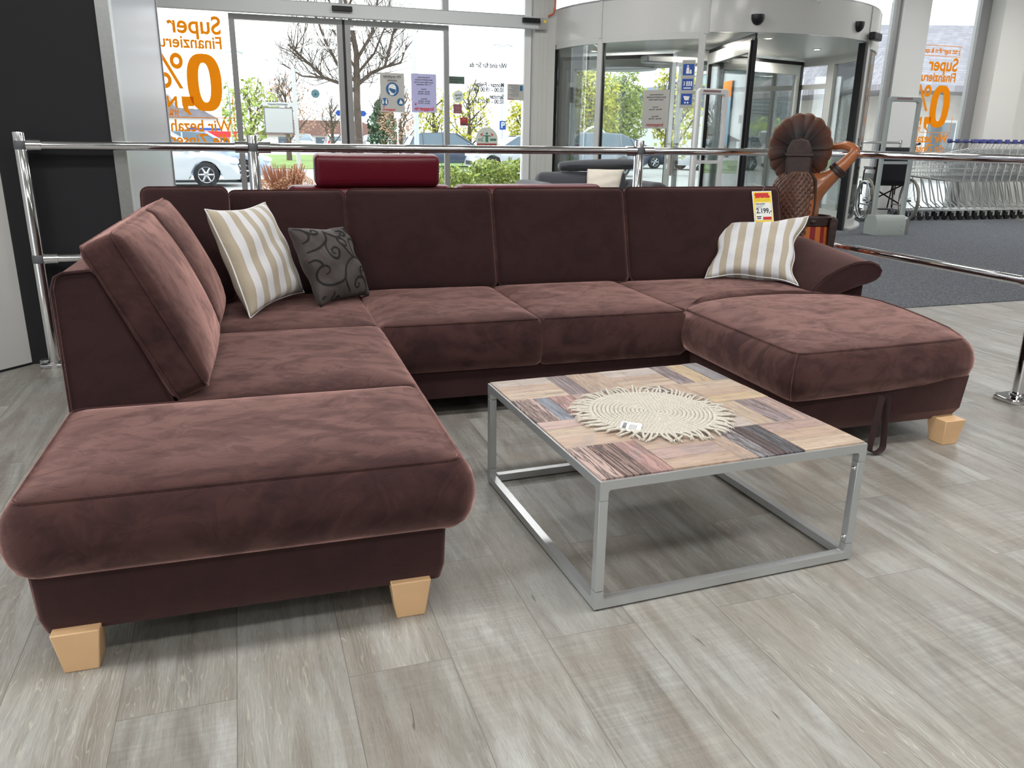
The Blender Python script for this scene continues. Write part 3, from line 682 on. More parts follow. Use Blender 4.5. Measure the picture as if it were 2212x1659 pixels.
# ---------------------------------------------------------------- throw pillows
def pillow(name, label, corners, thick, m, piping=None, notch=0.10, fold=0.0, seed=0, flip=1, group=None):
    """corners: BL, BR, TR, TL in world space"""
    BL, BR, TR, TL = [Vector(c) for c in corners]
    base = Vector(BL); nrm = (BR - BL).cross(TL - BL).normalized() * flip
    rnd = random.Random(seed); ph = [rnd.uniform(0, 6.28) for _ in range(6)]
    def edge(u, v):
        """pull the sides in between the corners"""
        x, y = 2 * u - 1, 2 * v - 1
        x2 = x * (1 - notch * (1 - y * y) * x ** 4); y2 = y * (1 - notch * (1 - x * x) * y ** 4)
        if fold:
            x2 += fold * sin(y * 7 + ph[0]) * abs(x) ** 3; y2 += fold * 0.6 * sin(x * 6 + ph[1]) * abs(y) ** 3
        return (x2 + 1) / 2, (y2 + 1) / 2
    def P(u, v, sgn):
        a, b = edge(u, v); p = BL * (1 - a) * (1 - b) + BR * a * (1 - b) + TR * a * b + TL * (1 - a) * b
        x, y = 2 * u - 1, 2 * v - 1; k = (max(0, 1 - x * x) * max(0, 1 - y * y)) ** 0.42
        wr = 1 + 0.05 * sin(x * 6 + y * 4 + ph[2]) + 0.05 * sin(y * 9 - x * 3 + ph[3])
        wr2 = 0.006 * sin((x + y) * 11 + ph[4]) * (abs(x * y)) * k
        return p + nrm * (sgn * (thick / 2 * k * wr + wr2)) - base
    n = 36; mb = MB(); ga = []
    for sgn in (1, -1):
        mb.grid(lambda u, v: P(u, v, sgn), n, n); ga += [(i / n, j / n, 0) for i in range(n + 1) for j in range(n + 1)]
    me = bpy.data.meshes.new(name); me.from_pydata([tuple(v) for v in mb.v], [], mb.f); me.materials.append(m)
    at = me.attributes.new('grain', 'FLOAT_VECTOR', 'POINT'); at.data.foreach_set('vector', [c for g in ga for c in g])
    bm = bmesh.new(); bm.from_mesh(me); bmesh.ops.remove_doubles(bm, verts=bm.verts, dist=1e-4); bmesh.ops.recalc_face_normals(bm, faces=bm.faces); bm.to_mesh(me); bm.free()
    me.polygons.foreach_set('use_smooth', [True] * len(me.polygons))
    root = bpy.data.objects.new(name, None); COL.objects.link(root); root.location = base; root.empty_display_size = 0.1
    cov = bpy.data.objects.new('pillow_cover', me); COL.objects.link(cov); cov.parent = root
    if piping:
        pts = [P(k / n, 0, 0) for k in range(n)] + [P(1, k / n, 0) for k in range(n)] + [P(1 - k / n, 1, 0) for k in range(n)] + [P(0, 1 - k / n, 0) for k in range(n)]
        MB().tube(pts, 0.0035, 6, True).build('piping', piping, root)
    if m is SCROLL: pillow_ribbons(root, P, nrm, FLOCK)
    tag(root, label, 'pillow', group); return root

def m_scroll():
    """taupe cover with black flocked scrolls (spirals) around fixed points of the cover"""
    M = NT('taupe_scroll_cover'); p = M.n('ShaderNodeBsdfPrincipled'); uv = M.n('ShaderNodeAttribute'); uv.attribute_name = 'grain'
    p.inputs['Roughness'].default_value = 0.65; p.inputs['Sheen Weight'].default_value = 0.15
    M.t.nodes.remove(uv); p.inputs['Base Color'].default_value = srgb(58, 49, 47)
    tcn = M.n('ShaderNodeTexCoord'); nz = M.n('ShaderNodeTexNoise', Scale=9.0, Detail=3.0, Distortion=1.0); M.l(tcn.outputs['Object'], nz.inputs['Vector'])
    M.l(M.bump(nz.outputs['Fac'], 0.5, 0.02), p.inputs['Normal'])
    M.l(p.outputs[0], M.out.inputs[0]); return M.m
STRIPE = m_stripe('beige_white_stripes', 10.6, srgb(216, 216, 219), srgb(178, 167, 147), 0.5)
STRIPE2 = m_stripe('beige_white_stripes_loose', 12.5, srgb(214, 214, 217), srgb(176, 165, 146), 0.5)
SCROLL = m_scroll(); FLOCK = mat('black_flock', srgb(14, 12, 14), 0.85)
WPIPE = mat('white_piping', srgb(230, 230, 230), 0.7)
SCROLLS = [[(0.978,0.437),(0.889,0.484),(0.766,0.514),(0.648,0.487),(0.551,0.421),(0.471,0.33),(0.422,0.262),(0.351,0.221),(0.215,0.206),(0.091,0.237),(0.027,0.303),(0.037,0.385),(0.099,0.438),(0.175,0.449),(0.224,0.415),(0.212,0.368),(0.154,0.347)],[(0.43,0.261),(0.429,0.2),(0.462,0.134),(0.496,0.068)],[(0.766,0.514),(0.697,0.546),(0.621,0.627),(0.57,0.718),(0.563,0.768),(0.608,0.79),(0.665,0.774),(0.688,0.722),(0.652,0.668),(0.607,0.678),(0.615,0.709)],[(0.8,0.516),(0.76,0.577),(0.75,0.666),(0.79,0.74),(0.858,0.779),(0.925,0.754),(0.957,0.686),(0.965,0.58),(0.94,0.505),(0.89,0.504),(0.862,0.566),(0.874,0.628),(0.913,0.625),(0.915,0.573),(0.884,0.558)],[(0.406,0.92),(0.4,0.814),(0.352,0.744),(0.192,0.67),(0.026,0.645)],[(0.353,0.732),(0.321,0.661),(0.321,0.576),(0.376,0.523),(0.448,0.529),(0.495,0.612),(0.456,0.664),(0.391,0.638),(0.38,0.59),(0.421,0.586)],[(0.03,0.97),(0.113,0.948),(0.159,0.863),(0.102,0.794),(0.017,0.764)],[(0.12,0.96),(0.185,0.88),(0.254,0.858),(0.303,0.874),(0.303,0.916),(0.247,0.931),(0.227,0.896)],[(0.406,0.899),(0.491,0.846),(0.598,0.803),(0.697,0.835),(0.737,0.884)],[(0.649,0.9),(0.746,0.902),(0.807,0.861),(0.77,0.819),(0.728,0.833),(0.744,0.864)],[(0.818,0.013),(0.871,0.108),(0.865,0.198),(0.799,0.244),(0.69,0.244),(0.623,0.189),(0.623,0.127),(0.683,0.119),(0.715,0.159),(0.676,0.17)],[(0.799,0.244),(0.774,0.298),(0.778,0.355),(0.827,0.381),(0.868,0.358),(0.849,0.322),(0.812,0.319)],[(0.86,0.966),(0.88,0.9),(0.95,0.844)],[(0.95,0.85),(0.91,0.898),(0.92,0.956),(0.95,0.948),(0.955,0.909)],[(0.965,0.463),(0.97,0.372),(0.98,0.28),(0.955,0.192),(0.92,0.21),(0.93,0.273),(0.96,0.275)],[(0.01,0.529),(0.091,0.534),(0.144,0.482),(0.123,0.436)],[(0.086,0.096),(0.04,0.083),(0.046,0.065)],[(0.218,0.127),(0.207,0.069),(0.16,0.027)],[(0.259,0.02),(0.291,0.04),(0.327,0.023)]]
def pillow_ribbons(root, P, nrm, m):
    """flocked scrolls lying on the cover, kept inside the cover's own mesh"""
    cov = root.children[0]; me = cov.data; mb = MB()
    def cr_(p0, p1, p2, p3, t): return tuple(0.5 * ((2 * b) + (-a + c) * t + (2 * a - 5 * b + 4 * c - d) * t * t + (-a + 3 * b - 3 * c + d) * t ** 3) for a, b, c, d in zip(p0, p1, p2, p3))
    for cv in SCROLLS:
        q = [cv[0]] + cv + [cv[-1]]; pts = [cr_(q[i], q[i + 1], q[i + 2], q[i + 3], t / 6) for i in range(len(cv) - 1) for t in range(6)] + [cv[-1]]
        vs = []
        for i, c in enumerate(pts):
            a, b = pts[max(0, i - 1)], pts[min(len(pts) - 1, i + 1)]; dx, dy = b[0] - a[0], b[1] - a[1]; L = math.hypot(dx, dy) or 1
            wd_ = 0.0125 * (0.55 + 0.6 * sin(pi * i / len(pts))); ox, oy = -dy / L * wd_, dx / L * wd_
            for s_ in (-1, 1): vs.append(P(min(1, max(0, c[0] + s_ * ox)), min(1, max(0, c[1] + s_ * oy)), 1) + nrm * 0.0018)
        mb.add(vs, [(2 * i, 2 * i + 1, 2 * i + 3, 2 * i + 2) for i in range(len(pts) - 1)])
    bm = bmesh.new(); bm.from_mesh(me); me.materials.append(m); vv = [bm.verts.new(v) for v in mb.v]
    for f in mb.f:
        try: nf = bm.faces.new([vv[i] for i in f]); nf.material_index = 1; nf.smooth = True
        except ValueError: pass
    bm.to_mesh(me); bm.free()
pillow('throw_pillow', 'beige and white striped pillow standing in the left corner of the brown sofa', [(-1.165, 3.457, .475), SW(.7045, 2.165, .507), SW(.551, 2.255, .939), (-1.339, 3.51, .941)], 0.17, STRIPE, WPIPE, 0.10, 0.006, 3)
pillow('throw_pillow', 'dark taupe pillow with black scroll pattern leaning beside the striped pillow', [(-0.914, 3.719, .475), (-0.74, 4.078, .462), (-0.891, 4.218, .803), (-1.063, 3.777, .842)], 0.15, SCROLL, None, 0.10, 0.03, 5, 1)
pillow('throw_pillow', 'beige and white striped pillow with floppy corners against the right armrest', [(1.131, 4.723, .475), (1.611, 4.496, .475), (1.695, 4.671, .848), (1.232, 5.012, .768)], 0.16, STRIPE2, WPIPE, 0.20, 0.035, 11, 1)

# ---------------------------------------------------------------- coffee table
TY = radians(20.43); TW_, TD_, TH_ = 0.889, 0.930, 0.391
ct = thing('coffee_table', 'low square coffee table with reclaimed wood top on a silver metal cube frame', 'coffee table', (0.236, 1.925, 0), TY)
bb = 0.026
top = MB()
for a, b_ in (((0, 0), (TW_, bb)), ((0, TD_ - bb), (TW_, TD_)), ((0, bb), (bb, TD_ - bb)), ((TW_ - bb, bb), (TW_, TD_ - bb))): top.box(a[0], a[1], TH_ - bb, b_[0], b_[1], TH_)
def corner_drop(mb, z0, z1):
    for x in (0, TW_ - bb):
        for y in (0, TD_ - bb): mb.box(x, y, z0, x + bb, y + bb, z1)
def gusset(mb, z, s):
    """the small rounded inner corners of the cast frame pieces"""
    r = 0.010
    for x, sx_ in ((bb, 1), (TW_ - bb, -1)):
        for y0 in (0, TD_ - bb):
            pf = [(x, z), (x + sx_ * r, z)] + [(x + sx_ * (r - r * sin(k * pi / 10)), z + s * (r - r * cos(k * pi / 10))) for k in range(1, 5)] + [(x, z + s * r)]
            mb.prism(pf, 'y', y0, y0 + bb)
    for y, sy_ in ((bb, 1), (TD_ - bb, -1)):
        for x0 in (0, TW_ - bb):
            pf = [(y, z), (y + sy_ * r, z)] + [(y + sy_ * (r - r * sin(k * pi / 10)), z + s * (r - r * cos(k * pi / 10))) for k in range(1, 5)] + [(y, z + s * r)]
            mb.prism(pf, 'x', x0, x0 + bb)
corner_drop(top, TH_ - 0.056, TH_ - bb); gusset(top, TH_ - bb, -1)
o = top.build('top_frame', TFRAME, ct); bevel(o, 0.0012)
bt = MB(); z0 = 0.006
for a, b_ in (((0, 0), (TW_, bb)), ((0, TD_ - bb), (TW_, TD_)), ((0, bb), (bb, TD_ - bb)), ((TW_ - bb, bb), (TW_, TD_ - bb))): bt.box(a[0], a[1], z0, b_[0], b_[1], z0 + bb)
corner_drop(bt, z0 + bb, z0 + 0.054); gusset(bt, z0 + bb, 1)
o = bt.build('bottom_frame', TFRAME, ct); bevel(o, 0.0012)
for x in (0, TW_ - bb):
    for y in (0, TD_ - bb):
        o = MB().box(x, y, z0 + 0.0555, x + bb, y + bb, TH_ - 0.0575).build('leg', TFRAME, ct); bevel(o, 0.0012)
        sx_ = bb + 0.0 if x == 0 else -0.0
        for z in (TH_ - 0.080, z0 + 0.075):
            s_ = 1 if x == 0 else -1; xx = x + (bb if x == 0 else 0)
            MB().lathe([(0.0, 0.0045), (0.002, 0.0045), (0.002, 0.003), (0.0035, 0.0045), (0.0065, 0.0028), (0.0072, 0.0)], 14, (0, 0, 0), 'x').build('screw', CHROME, o, loc=(xx, y + bb / 2, z)).scale = (s_, 1, 1)
        MB().lathe([(0, 0), (0.009, 0), (0.009, z0), (0, z0)], 12, (x + bb / 2, y + bb / 2, 0)).build('glide', RUBBER, ct)
# patchwork top: 4 x 4 fields, planks turn from field to field
C = dict(tan=srgb(184, 160, 142), pink=srgb(182, 156, 148), rose=srgb(176, 138, 132), brown=srgb(146, 118, 110), dark=srgb(96, 80, 80), slate=srgb(98, 102, 112), grey=srgb(146, 142, 146), beige=srgb(194, 174, 154), blue=srgb(128, 134, 148), mauve=srgb(154, 138, 140), sand=srgb(198, 174, 142), pale=srgb(190, 178, 170))
fields = {(0, 0): ('pink .9', 'brown 1', 'rose .5'), (1, 0): ('tan .2', 'pink .2', 'tan .2'), (2, 0): ('tan .3', 'grey .8', 'dark 1', 'slate 1'), (3, 0): ('beige .2', 'tan .1', 'pink .2'),
          (0, 1): ('tan .1', 'beige .2', 'pink .1'), (1, 1): ('tan .2', 'pink .3', 'grey .4'), (2, 1): ('pale .1', 'tan .1', 'pink .2'), (3, 1): ('beige .3', 'mauve .7', 'pink .5'),
          (0, 2): ('pink .8', 'blue .4', 'rose .5'), (1, 2): ('tan .1', 'pale .2', 'pink .2'), (2, 2): ('tan .4', 'mauve .5', 'tan .2'), (3, 2): ('sand .2', 'tan .1', 'beige .1'),
          (0, 3): ('beige .1', 'tan .1', 'pale .2'), (1, 3): ('mauve .7', 'tan .4', 'tan .2'), (2, 3): ('beige .1', 'tan .1', 'pale .1'), (3, 3): ('mauve .8', 'sand .3', 'grey .4')}
ins_ = 0.006; fw = (TW_ - 2 * ins_) / 4; fd = (TD_ - 2 * ins_) / 4
tv, tf, tcol, tgr, twr = [], [], [], [], []; rnd = random.Random(3)
for (i, j), names in fields.items():
    n = len(names); along_d = (i + j) % 2 == 0; X0 = ins_ + i * fw; Y0 = ins_ + j * fd
    cuts = [0] + sorted(min(0.92, max(0.08, (k + rnd.uniform(-0.16, 0.16)) / n)) for k in range(1, n)) + [1]
    for k, nm in enumerate(names):
        cn, wear = nm.split(); wear = float(wear); c = C[cn]
        a, b_ = cuts[k], cuts[k + 1]; g = 0.0005
        x0, x1, y0, y1 = (X0 + fw * a, X0 + fw * b_, Y0, Y0 + fd) if along_d else (X0, X0 + fw, Y0 + fd * a, Y0 + fd * b_)
        h = TH_ + 0.0055 + rnd.uniform(-0.0008, 0.0008); x0 += g; y0 += g; x1 -= g; y1 -= g; zb = TH_ - 0.012
        o_ = len(tv); r_ = 0.0008
        tv += [(x0, y0, zb), (x1, y0, zb), (x1, y1, zb), (x0, y1, zb), (x0, y0, h - r_), (x1, y0, h - r_), (x1, y1, h - r_), (x0, y1, h - r_), (x0 + r_, y0 + r_, h), (x1 - r_, y0 + r_, h), (x1 - r_, y1 - r_, h), (x0 + r_, y1 - r_, h)]
        fs = [(0, 3, 2, 1), (8, 9, 10, 11)] + [(p, (p + 1) % 4, 4 + (p + 1) % 4, 4 + p) for p in range(4)] + [(4 + p, 4 + (p + 1) % 4, 8 + (p + 1) % 4, 8 + p) for p in range(4)]
        tf += [[o_ + q for q in f] for f in fs]; seed = rnd.uniform(0, 50)
        for v in tv[o_:]:
            tgr += [(v[1] if along_d else v[0]) + seed, (v[0] if along_d else v[1]) + seed * 0.7, v[2] * 1.0]
            tcol += [c[0] * 0.92, c[1] * 0.92, c[2] * 0.92, 1]; twr.append(wear)
me = bpy.data.meshes.new('tabletop'); me.from_pydata(tv, [], tf); me.materials.append(TWOOD)
me.attributes.new('plank', 'FLOAT_COLOR', 'POINT').data.foreach_set('color', tcol)
me.attributes.new('grain', 'FLOAT_VECTOR', 'POINT').data.foreach_set('vector', tgr)
me.attributes.new('wear', 'FLOAT', 'POINT').data.foreach_set('value', twr)
o = bpy.data.objects.new('tabletop', me); COL.objects.link(o); o.parent = ct

# round macrame mat with its tassels and hang tag
MC = Vector((0.458, 2.462, TH_ + 0.0062))
mt = thing('macrame_mat', 'round ecru crocheted cotton mat with fringe lying on the coffee table', 'placemat', MC, 0.3)
mb = MB(); R0 = 0.205
# spiral rows of knotted cord
turns = 15; pts = []; n_ = turns * 40
nst = 0; vs = []
for row in range(turns):
    r = R0 * (row + 0.6) / turns; cnt = max(6, int(2 * pi * r / 0.0125)); ps = []
    for k in range(cnt):
        a0 = 2 * pi * (k + 0.5 * (row % 2)) / cnt; L = pi * r / cnt * 1.25; dr = R0 / turns * 0.42
        c_ = Vector((r * cos(a0), r * sin(a0), 0.0075)); tx = Vector((-sin(a0), cos(a0), 0)); nx = Vector((cos(a0), sin(a0), 0))
        tx2 = (tx * cos(0.5) + nx * sin(0.5)); nx2 = (nx * cos(0.5) - tx * sin(0.5))
        mb.grid(lambda u, v: c_ + tx2 * (L * cos(pi * v) * -1) + (nx2 * cos(2 * pi * u) * dr * 1.25 + Vector((0, 0, 1)) * sin(2 * pi * u) * 0.0055) * (sin(pi * v) ** 0.7), 6, 4, True)
mb.lathe([(0, 0.004), (R0, 0.004), (R0 + 0.003, 0.001), (0, 0.0)], 40)
mb.build('crocheted_disc', COTTON, mt, 80)
rnd = random.Random(9); fr_ = MB()
for k in range(96):
    a0 = 2 * pi * k / 96 + rnd.uniform(-0.012, 0.012); L = rnd.uniform(0.040, 0.060); bend = rnd.uniform(-0.16, 0.16); lift = rnd.choice((0, 0, 0, 0.004)) + (0.012 * rnd.random() if sin(a0 + 0.3) > 0.55 else 0)
    p = []
    for q in range(5):
        t = q / 4; ang = a0 + bend * t * t; r = R0 - 0.004 + L * t
        p.append((r * cos(ang), r * sin(ang), 0.006 + lift * sin(pi * t * 0.8) + 0.002 * (1 - t)))
    fr_.tube(p, [0.0036, 0.0042, 0.0040, 0.0046, 0.0026], 5)
    for s_ in range(4):   # frayed end
        aa = a0 + bend + rnd.uniform(-0.035, 0.035); rr = R0 + L + rnd.uniform(0.0, 0.013)
        fr_.tube([p[3], ((p[4][0] + rr * cos(aa)) / 2, (p[4][1] + rr * sin(aa)) / 2, 0.006 + lift * 0.5), (rr * cos(aa), rr * sin(aa), 0.002 + lift * 0.4)], [0.0024, 0.0018, 0.0007], 3)
fr_.build('fringe', COTTON, mt, 80)
hz = (0.365, 2.295)
ht = thing('hang_tag', 'small white cardboard tag with barcode lying on the macrame mat', 'label', (hz[0], hz[1], TH_ + 0.0195), -0.35)
q = MB().prism([(-0.032, -0.02), (0.032, -0.02), (0.032, 0.02), (0.027, 0.025), (-0.032, 0.025)], 'z', 0.0, 0.0008).build('card', PAPER, ht); q.rotation_euler = (0.30, 0, 0)
bc = MB(); rnd = random.Random(2); y = -0.012
while y < 0.018:
    w_ = rnd.choice((0.0006, 0.001, 0.0016)); bc.box(-0.026, y, 0.0009, -0.014, y + w_, 0.0012); y += w_ + rnd.choice((0.0007, 0.0012))
for k in range(6): bc.box(-0.004 + 0.004 * k, -0.012 + 0.002 * (k % 2), 0.0009, -0.0025 + 0.004 * k, 0.014, 0.0012)
bc.build('barcode', INK, q)

# ---------------------------------------------------------------- chrome railing around the sofa
rail = thing('chrome_railing', 'chrome tube railing with two rails running behind and beside the brown sofa', 'railing', EW(0, 0), BY)
ZT, ZL = 1.185, 0.60
def rpost(e, d, top=1.25, base='plate'):
    o = MB().lathe([(0.0, top), (0.029, top), (0.031, top - 0.004), (0.031, 0.035), (0.040, 0.03), (0.042, 0.012), (0.042, 0.0)], 24, (e, d, 0)).build('post', CHROME, rail)
    for z in (ZT, ZL): MB().lathe([(0.0312, -0.022), (0.0325, -0.02), (0.0325, 0.02), (0.0312, 0.022)], 24, (e, d, z)).build('clamp_ring', CLAMP, o)
    return o
posts = [(-1.05, 4.86), (0.09, 4.86), (2.485, 4.86), (3.75, 4.86), (3.715, 2.88)]
for e, d in posts: rpost(e, d)
def rtube(a, b_, z):
    va, vb = Vector((*a, z)), Vector((*b_, z)); d = (vb - va).normalized()
    o = MB().tube([va + d * 0.03, vb - d * 0.03], 0.0235, 20).build('rail', CHROME, rail)
    for p, s_ in ((va, 1), (vb, -1)):
        MB().tube([p + d * s_ * 0.027, p + d * s_ * 0.095], 0.031, 20).build('sleeve', CHROME, o)
        q = p + d * s_ * 0.10
for a, b_ in zip(posts[:-1], posts[1:]):
    for z in (ZT, ZL): rtube(a, b_, z)
for z in (ZT, ZL): rtube(posts[-1], (3.66, 0.4), z)
rpost(3.66, 0.4)
bp = MB().box(-1.12, 4.82, 0, -0.90, 4.90, 0.022).build('base_plate', STEEL, rail); bevel(bp, 0.004)
bp = MB().prism([(3.56, 2.80), (3.78, 2.80), (3.80, 2.82), (3.80, 2.93), (3.78, 2.95), (3.56, 2.95), (3.54, 2.93), (3.54, 2.82)], 'z', 0, 0.026).build('base_plate', CHROME, rail); bevel(bp, 0.006)
bp.location = (0.07, 0, 0)
# ---------------------------------------------------------------- price tag on the right back cushion
pt_o = SW(3.46, 2.462, 0.967)
PR = [SW(3.393, 2.463, 0.964), SW(3.530, 2.465, 0.966), SW(3.575, 2.405, 0.775), SW(3.438, 2.403, 0.770)]
tg = thing('price_tag', 'yellow and red price tag reading 2.199 hanging on the brown sofa backrest', 'price tag', PR[0])
X = (PR[1] - PR[0]); W_ = X.length; X.normalize(); Zd = (PR[3] - PR[0]); H_ = Zd.length; Z = -Zd.normalized(); Y = Z.cross(X).normalized(); Z = X.cross(Y)
TM = frame_m((0, 0, 0), X, Y, Z)
def tb(): m = MB(); m.T = TM; return m
tb().box(0, 0, -H_, W_, 0.0015, 0).build('card', PAPER, tg)
tb().box(0.006, -0.0006, -H_ + 0.008, W_ - 0.006, 0, -0.006).build('yellow_border', YELLOW, tg)
tb().box(0.013, -0.0012, -H_ + 0.030, W_ - 0.013, -0.0006, -0.070).build('text_field', PAPER, tg)
rb = tb().prism([(0.02, -0.012), (W_ - 0.026, -0.012), (W_ - 0.022, -0.028), (W_ - 0.012, -0.032), (W_ - 0.02, -0.042), (0.014, -0.042), (0.022, -0.032), (0.012, -0.026)], 'y', -0.0018, -0.0006); rb.build('red_burst', REDF, tg)
m_ = tb(); text_add(m_, 'reduziert', 0.032, W_ / 2, -0.050, -0.0024, 0.9, 0.0012, extr=0.0004); m_.build('headline', YELLOW, tg)
m_ = tb(); text_add(m_, '2.199,-', 0.042, W_ / 2 + 0.004, -0.122, -0.0016, 0.95, 0.0010, extr=0.0004)
text_add(m_, 'Polstergarnitur', 0.012, 0.018, -0.078, -0.0016, 0.9, 0.0004, align='LEFT', extr=0.0003)
for k in range(3): m_.box(0.018, -0.0014, -0.091 - 0.007 * k, 0.075 - 0.012 * k, -0.0012, -0.089 - 0.007 * k)
m_.box(0.018, -0.0014, -0.160, 0.05, -0.0012, -0.153); m_.box(0.02, -0.0014, -0.170, 0.048, -0.0012, -0.164); m_.build('print', INK, tg)
tb().box(0.062, -0.0018, -0.176, W_ - 0.015, -0.0006, -0.158).build('red_bar', REDF, tg)
MB().tube([TM @ Vector((W_ / 2, -0.001, -0.004)), SW(3.49, 2.475, 0.99) - PR[0], SW(3.44, 2.52, 1.004) - PR[0], SW(3.43, 2.57, 1.0) - PR[0]], 0.0008, 4).build('string', PAPER, tg)

# ---------------------------------------------------------------- carved wooden figure behind the sofa
ST = EW(3.450, 4.50); SRZ = radians(18.6 - 6)
stt = thing('wooden_statue', 'carved wooden figure with a round feather headdress seen from behind, one arm raised', 'statue', ST, -0.33)
WOODB = mat('varnished_brown_wood', srgb(150, 88, 50), 0.30, noise=0.3, nscale=9, coat=0.3)
WOODD = mat('dark_carved_wood', srgb(46, 27, 22), 0.5, noise=0.3, nscale=30, bump=0.3)
def m_feather():
    M = NT('headdress_feathers'); p = M.n('ShaderNodeBsdfPrincipled'); uv = M.n('ShaderNodeAttribute'); uv.attribute_name = 'grain'
    sp = M.n('ShaderNodeSeparateXYZ'); M.l(uv.outputs['Vector'], sp.inputs[0])
    c = M.ramp(sp.outputs[1], [(0.35, srgb(20, 12, 12)), (0.62, srgb(62, 30, 24)), (0.90, srgb(92, 52, 34)), (1.0, srgb(130, 88, 58))])
    w = M.math('SINE', M.math('MULTIPLY', sp.outputs[0], 95.0)); c = M.mix(M.ramp(w, [(0.35, (0, 0, 0)), (0.6, (0.6, 0.6, 0.6))]), c, srgb(30, 16, 14))
    M.l(c, p.inputs['Base Color']); p.inputs['Roughness'].default_value = 0.45
    M.l(M.bump(w, 0.5, 0.003), p.inputs['Normal']); M.l(p.outputs[0], M.out.inputs[0]); return M.m
def m_vstripe():
    M = NT('striped_skirt'); p = M.n('ShaderNodeBsdfPrincipled'); uv = M.n('ShaderNodeAttribute'); uv.attribute_name = 'grain'
    sp = M.n('ShaderNodeSeparateXYZ'); M.l(uv.outputs['Vector'], sp.inputs[0])
    f = M.math('FRACT', M.math('MULTIPLY', sp.outputs[0], 14.0)); M.l(M.ramp(f, [(0.0, srgb(122, 26, 28)), (0.5, srgb(176, 98, 40))]), p.inputs['Base Color'])
    [n for n in M.t.nodes if n.bl_idname == 'ShaderNodeValToRGB'][0].color_ramp.interpolation = 'CONSTANT'
    p.inputs['Roughness'].default_value = 0.4; M.l(p.outputs[0], M.out.inputs[0]); return M.m
def grain_obj(name, surf, m, parent, sharp=50):
    """surf: list of (fn(u,v) -> point, nu, nv, uvfn); stores (u,v) per point for the material"""
    mb = MB(); g = []
    for fn, nu, nv, uvf in surf:
        mb.grid(fn, nu, nv)
        for i in range(nu + 1):
            for j in range(nv + 1): a = uvf(i / nu, j / nv); g += [a[0], a[1], 0]
    me = bpy.data.meshes.new(name); me.from_pydata([tuple(v) for v in mb.v], [], mb.f); me.materials.append(m)
    me.attributes.new('grain', 'FLOAT_VECTOR', 'POINT').data.foreach_set('vector', g)
    me.polygons.foreach_set('use_smooth', [True] * len(me.polygons)); me.set_sharp_from_angle(angle=radians(sharp))
    o = bpy.data.objects.new(name, me); COL.objects.link(o); o.parent = parent; return o
def skin(name, chains, m, parent, sub=2):
    """chains: lists of ((x,y,z), r) ; equal points are shared"""
    vs, rs, es = [], [], []; ix = {}
    for ch_ in chains:
        prev = None
        for p, r in ch_:
            key = tuple(round(c, 4) for c in p)
            if key not in ix: ix[key] = len(vs); vs.append(p); rs.append(r)
            if prev is not None: es.append((prev, ix[key]))
            prev = ix[key]
    me = bpy.data.meshes.new(name); me.from_pydata(vs, es, []); me.materials.append(m)
    o = bpy.data.objects.new(name, me); COL.objects.link(o); o.parent = parent
    md = o.modifiers.new('skin', 'SKIN'); md.use_smooth_shade = True
    for i, v in enumerate(me.skin_vertices[0].data):
        r = rs[i]; v.radius = r if isinstance(r, tuple) else (r, r); v.use_root = (i == 0)
    s = o.modifiers.new('sub', 'SUBSURF'); s.levels = sub; s.render_levels = sub
    return o
def hand(w, d, up, s=1.0, curl=0.5):
    """wrist point, pointing direction, back-of-hand normal: palm and five bent fingers as chains"""
    w = Vector(w); d = Vector(d).normalized(); up = Vector(up).normalized(); side = d.cross(up).normalized(); pm = w + d * 0.035 * s
    out = [[(tuple(w), 0.017 * s), (tuple(pm), (0.026 * s, 0.015 * s))]]
    for k, L in zip((-1.5, -0.5, 0.5, 1.5), (0.050, 0.060, 0.056, 0.044)):
        b0 = pm + d * 0.028 * s + side * k * 0.011 * s; b1 = b0 + (d - up * curl * 0.4) * L * 0.5 * s; b2 = b1 + (d * 0.8 - up * curl) * L * 0.5 * s
        out.append([(tuple(pm), (0.026 * s, 0.015 * s)), (tuple(b0), 0.0075 * s), (tuple(b1), 0.0065 * s), (tuple(b2), 0.005 * s)])
    t0 = w + d * 0.018 * s - side * 0.022 * s; t1 = t0 - side * 0.018 * s + d * 0.024 * s
    out.append([(tuple(w), 0.017 * s), (tuple(t0), 0.009 * s), (tuple(t1), 0.007 * s)]); return out
bd = [[((0.08, 0, 0.60), (0.10, 0.08)), ((0.088, 0, 0.76), (0.118, 0.080)), ((0.080, 0, 0.88), (0.140, 0.082)), ((0.055, 0, 0.985), (0.145, 0.078)), ((0.01, 0, 1.065), (0.045, 0.045)), ((0.0, 0.01, 1.12), (0.05, 0.052)), ((0, 0.015, 1.19), (0.066, 0.074)), ((0, 0.01, 1.25), (0.048, 0.055))],
      [((0.055, 0, 0.985), (0.145, 0.078)), ((0.185, 0, 1.020), 0.056), ((0.260, -0.01, 1.105), 0.043), ((0.345, 0.01, 1.205), 0.036), ((0.28, 0.07, 1.240), 0.032), ((0.19, 0.12, 1.225), 0.020)],
      [((0.055, 0, 0.985), (0.145, 0.078)), ((-0.100, 0, 0.985), 0.052), ((-0.170, -0.01, 0.88), 0.037), ((-0.190, -0.01, 0.79), 0.031), ((-0.165, 0.05, 0.70), 0.027), ((-0.12, 0.10, 0.64), 0.019)],
      [((0.08, 0, 0.60), (0.10, 0.08)), ((0.135, 0, 0.50), 0.06), ((0.12, 0.02, 0.30), 0.042), ((0.085, 0, 0.11), 0.032), ((0.085, 0.06, 0.085), 0.028), ((0.085, 0.12, 0.08), 0.02)],
      [((0.08, 0, 0.60), (0.10, 0.08)), ((0.015, 0, 0.50), 0.06), ((-0.05, 0.03, 0.30), 0.042), ((-0.055, 0.01, 0.11), 0.032), ((-0.055, 0.07, 0.085), 0.028), ((-0.055, 0.13, 0.08), 0.02)]]
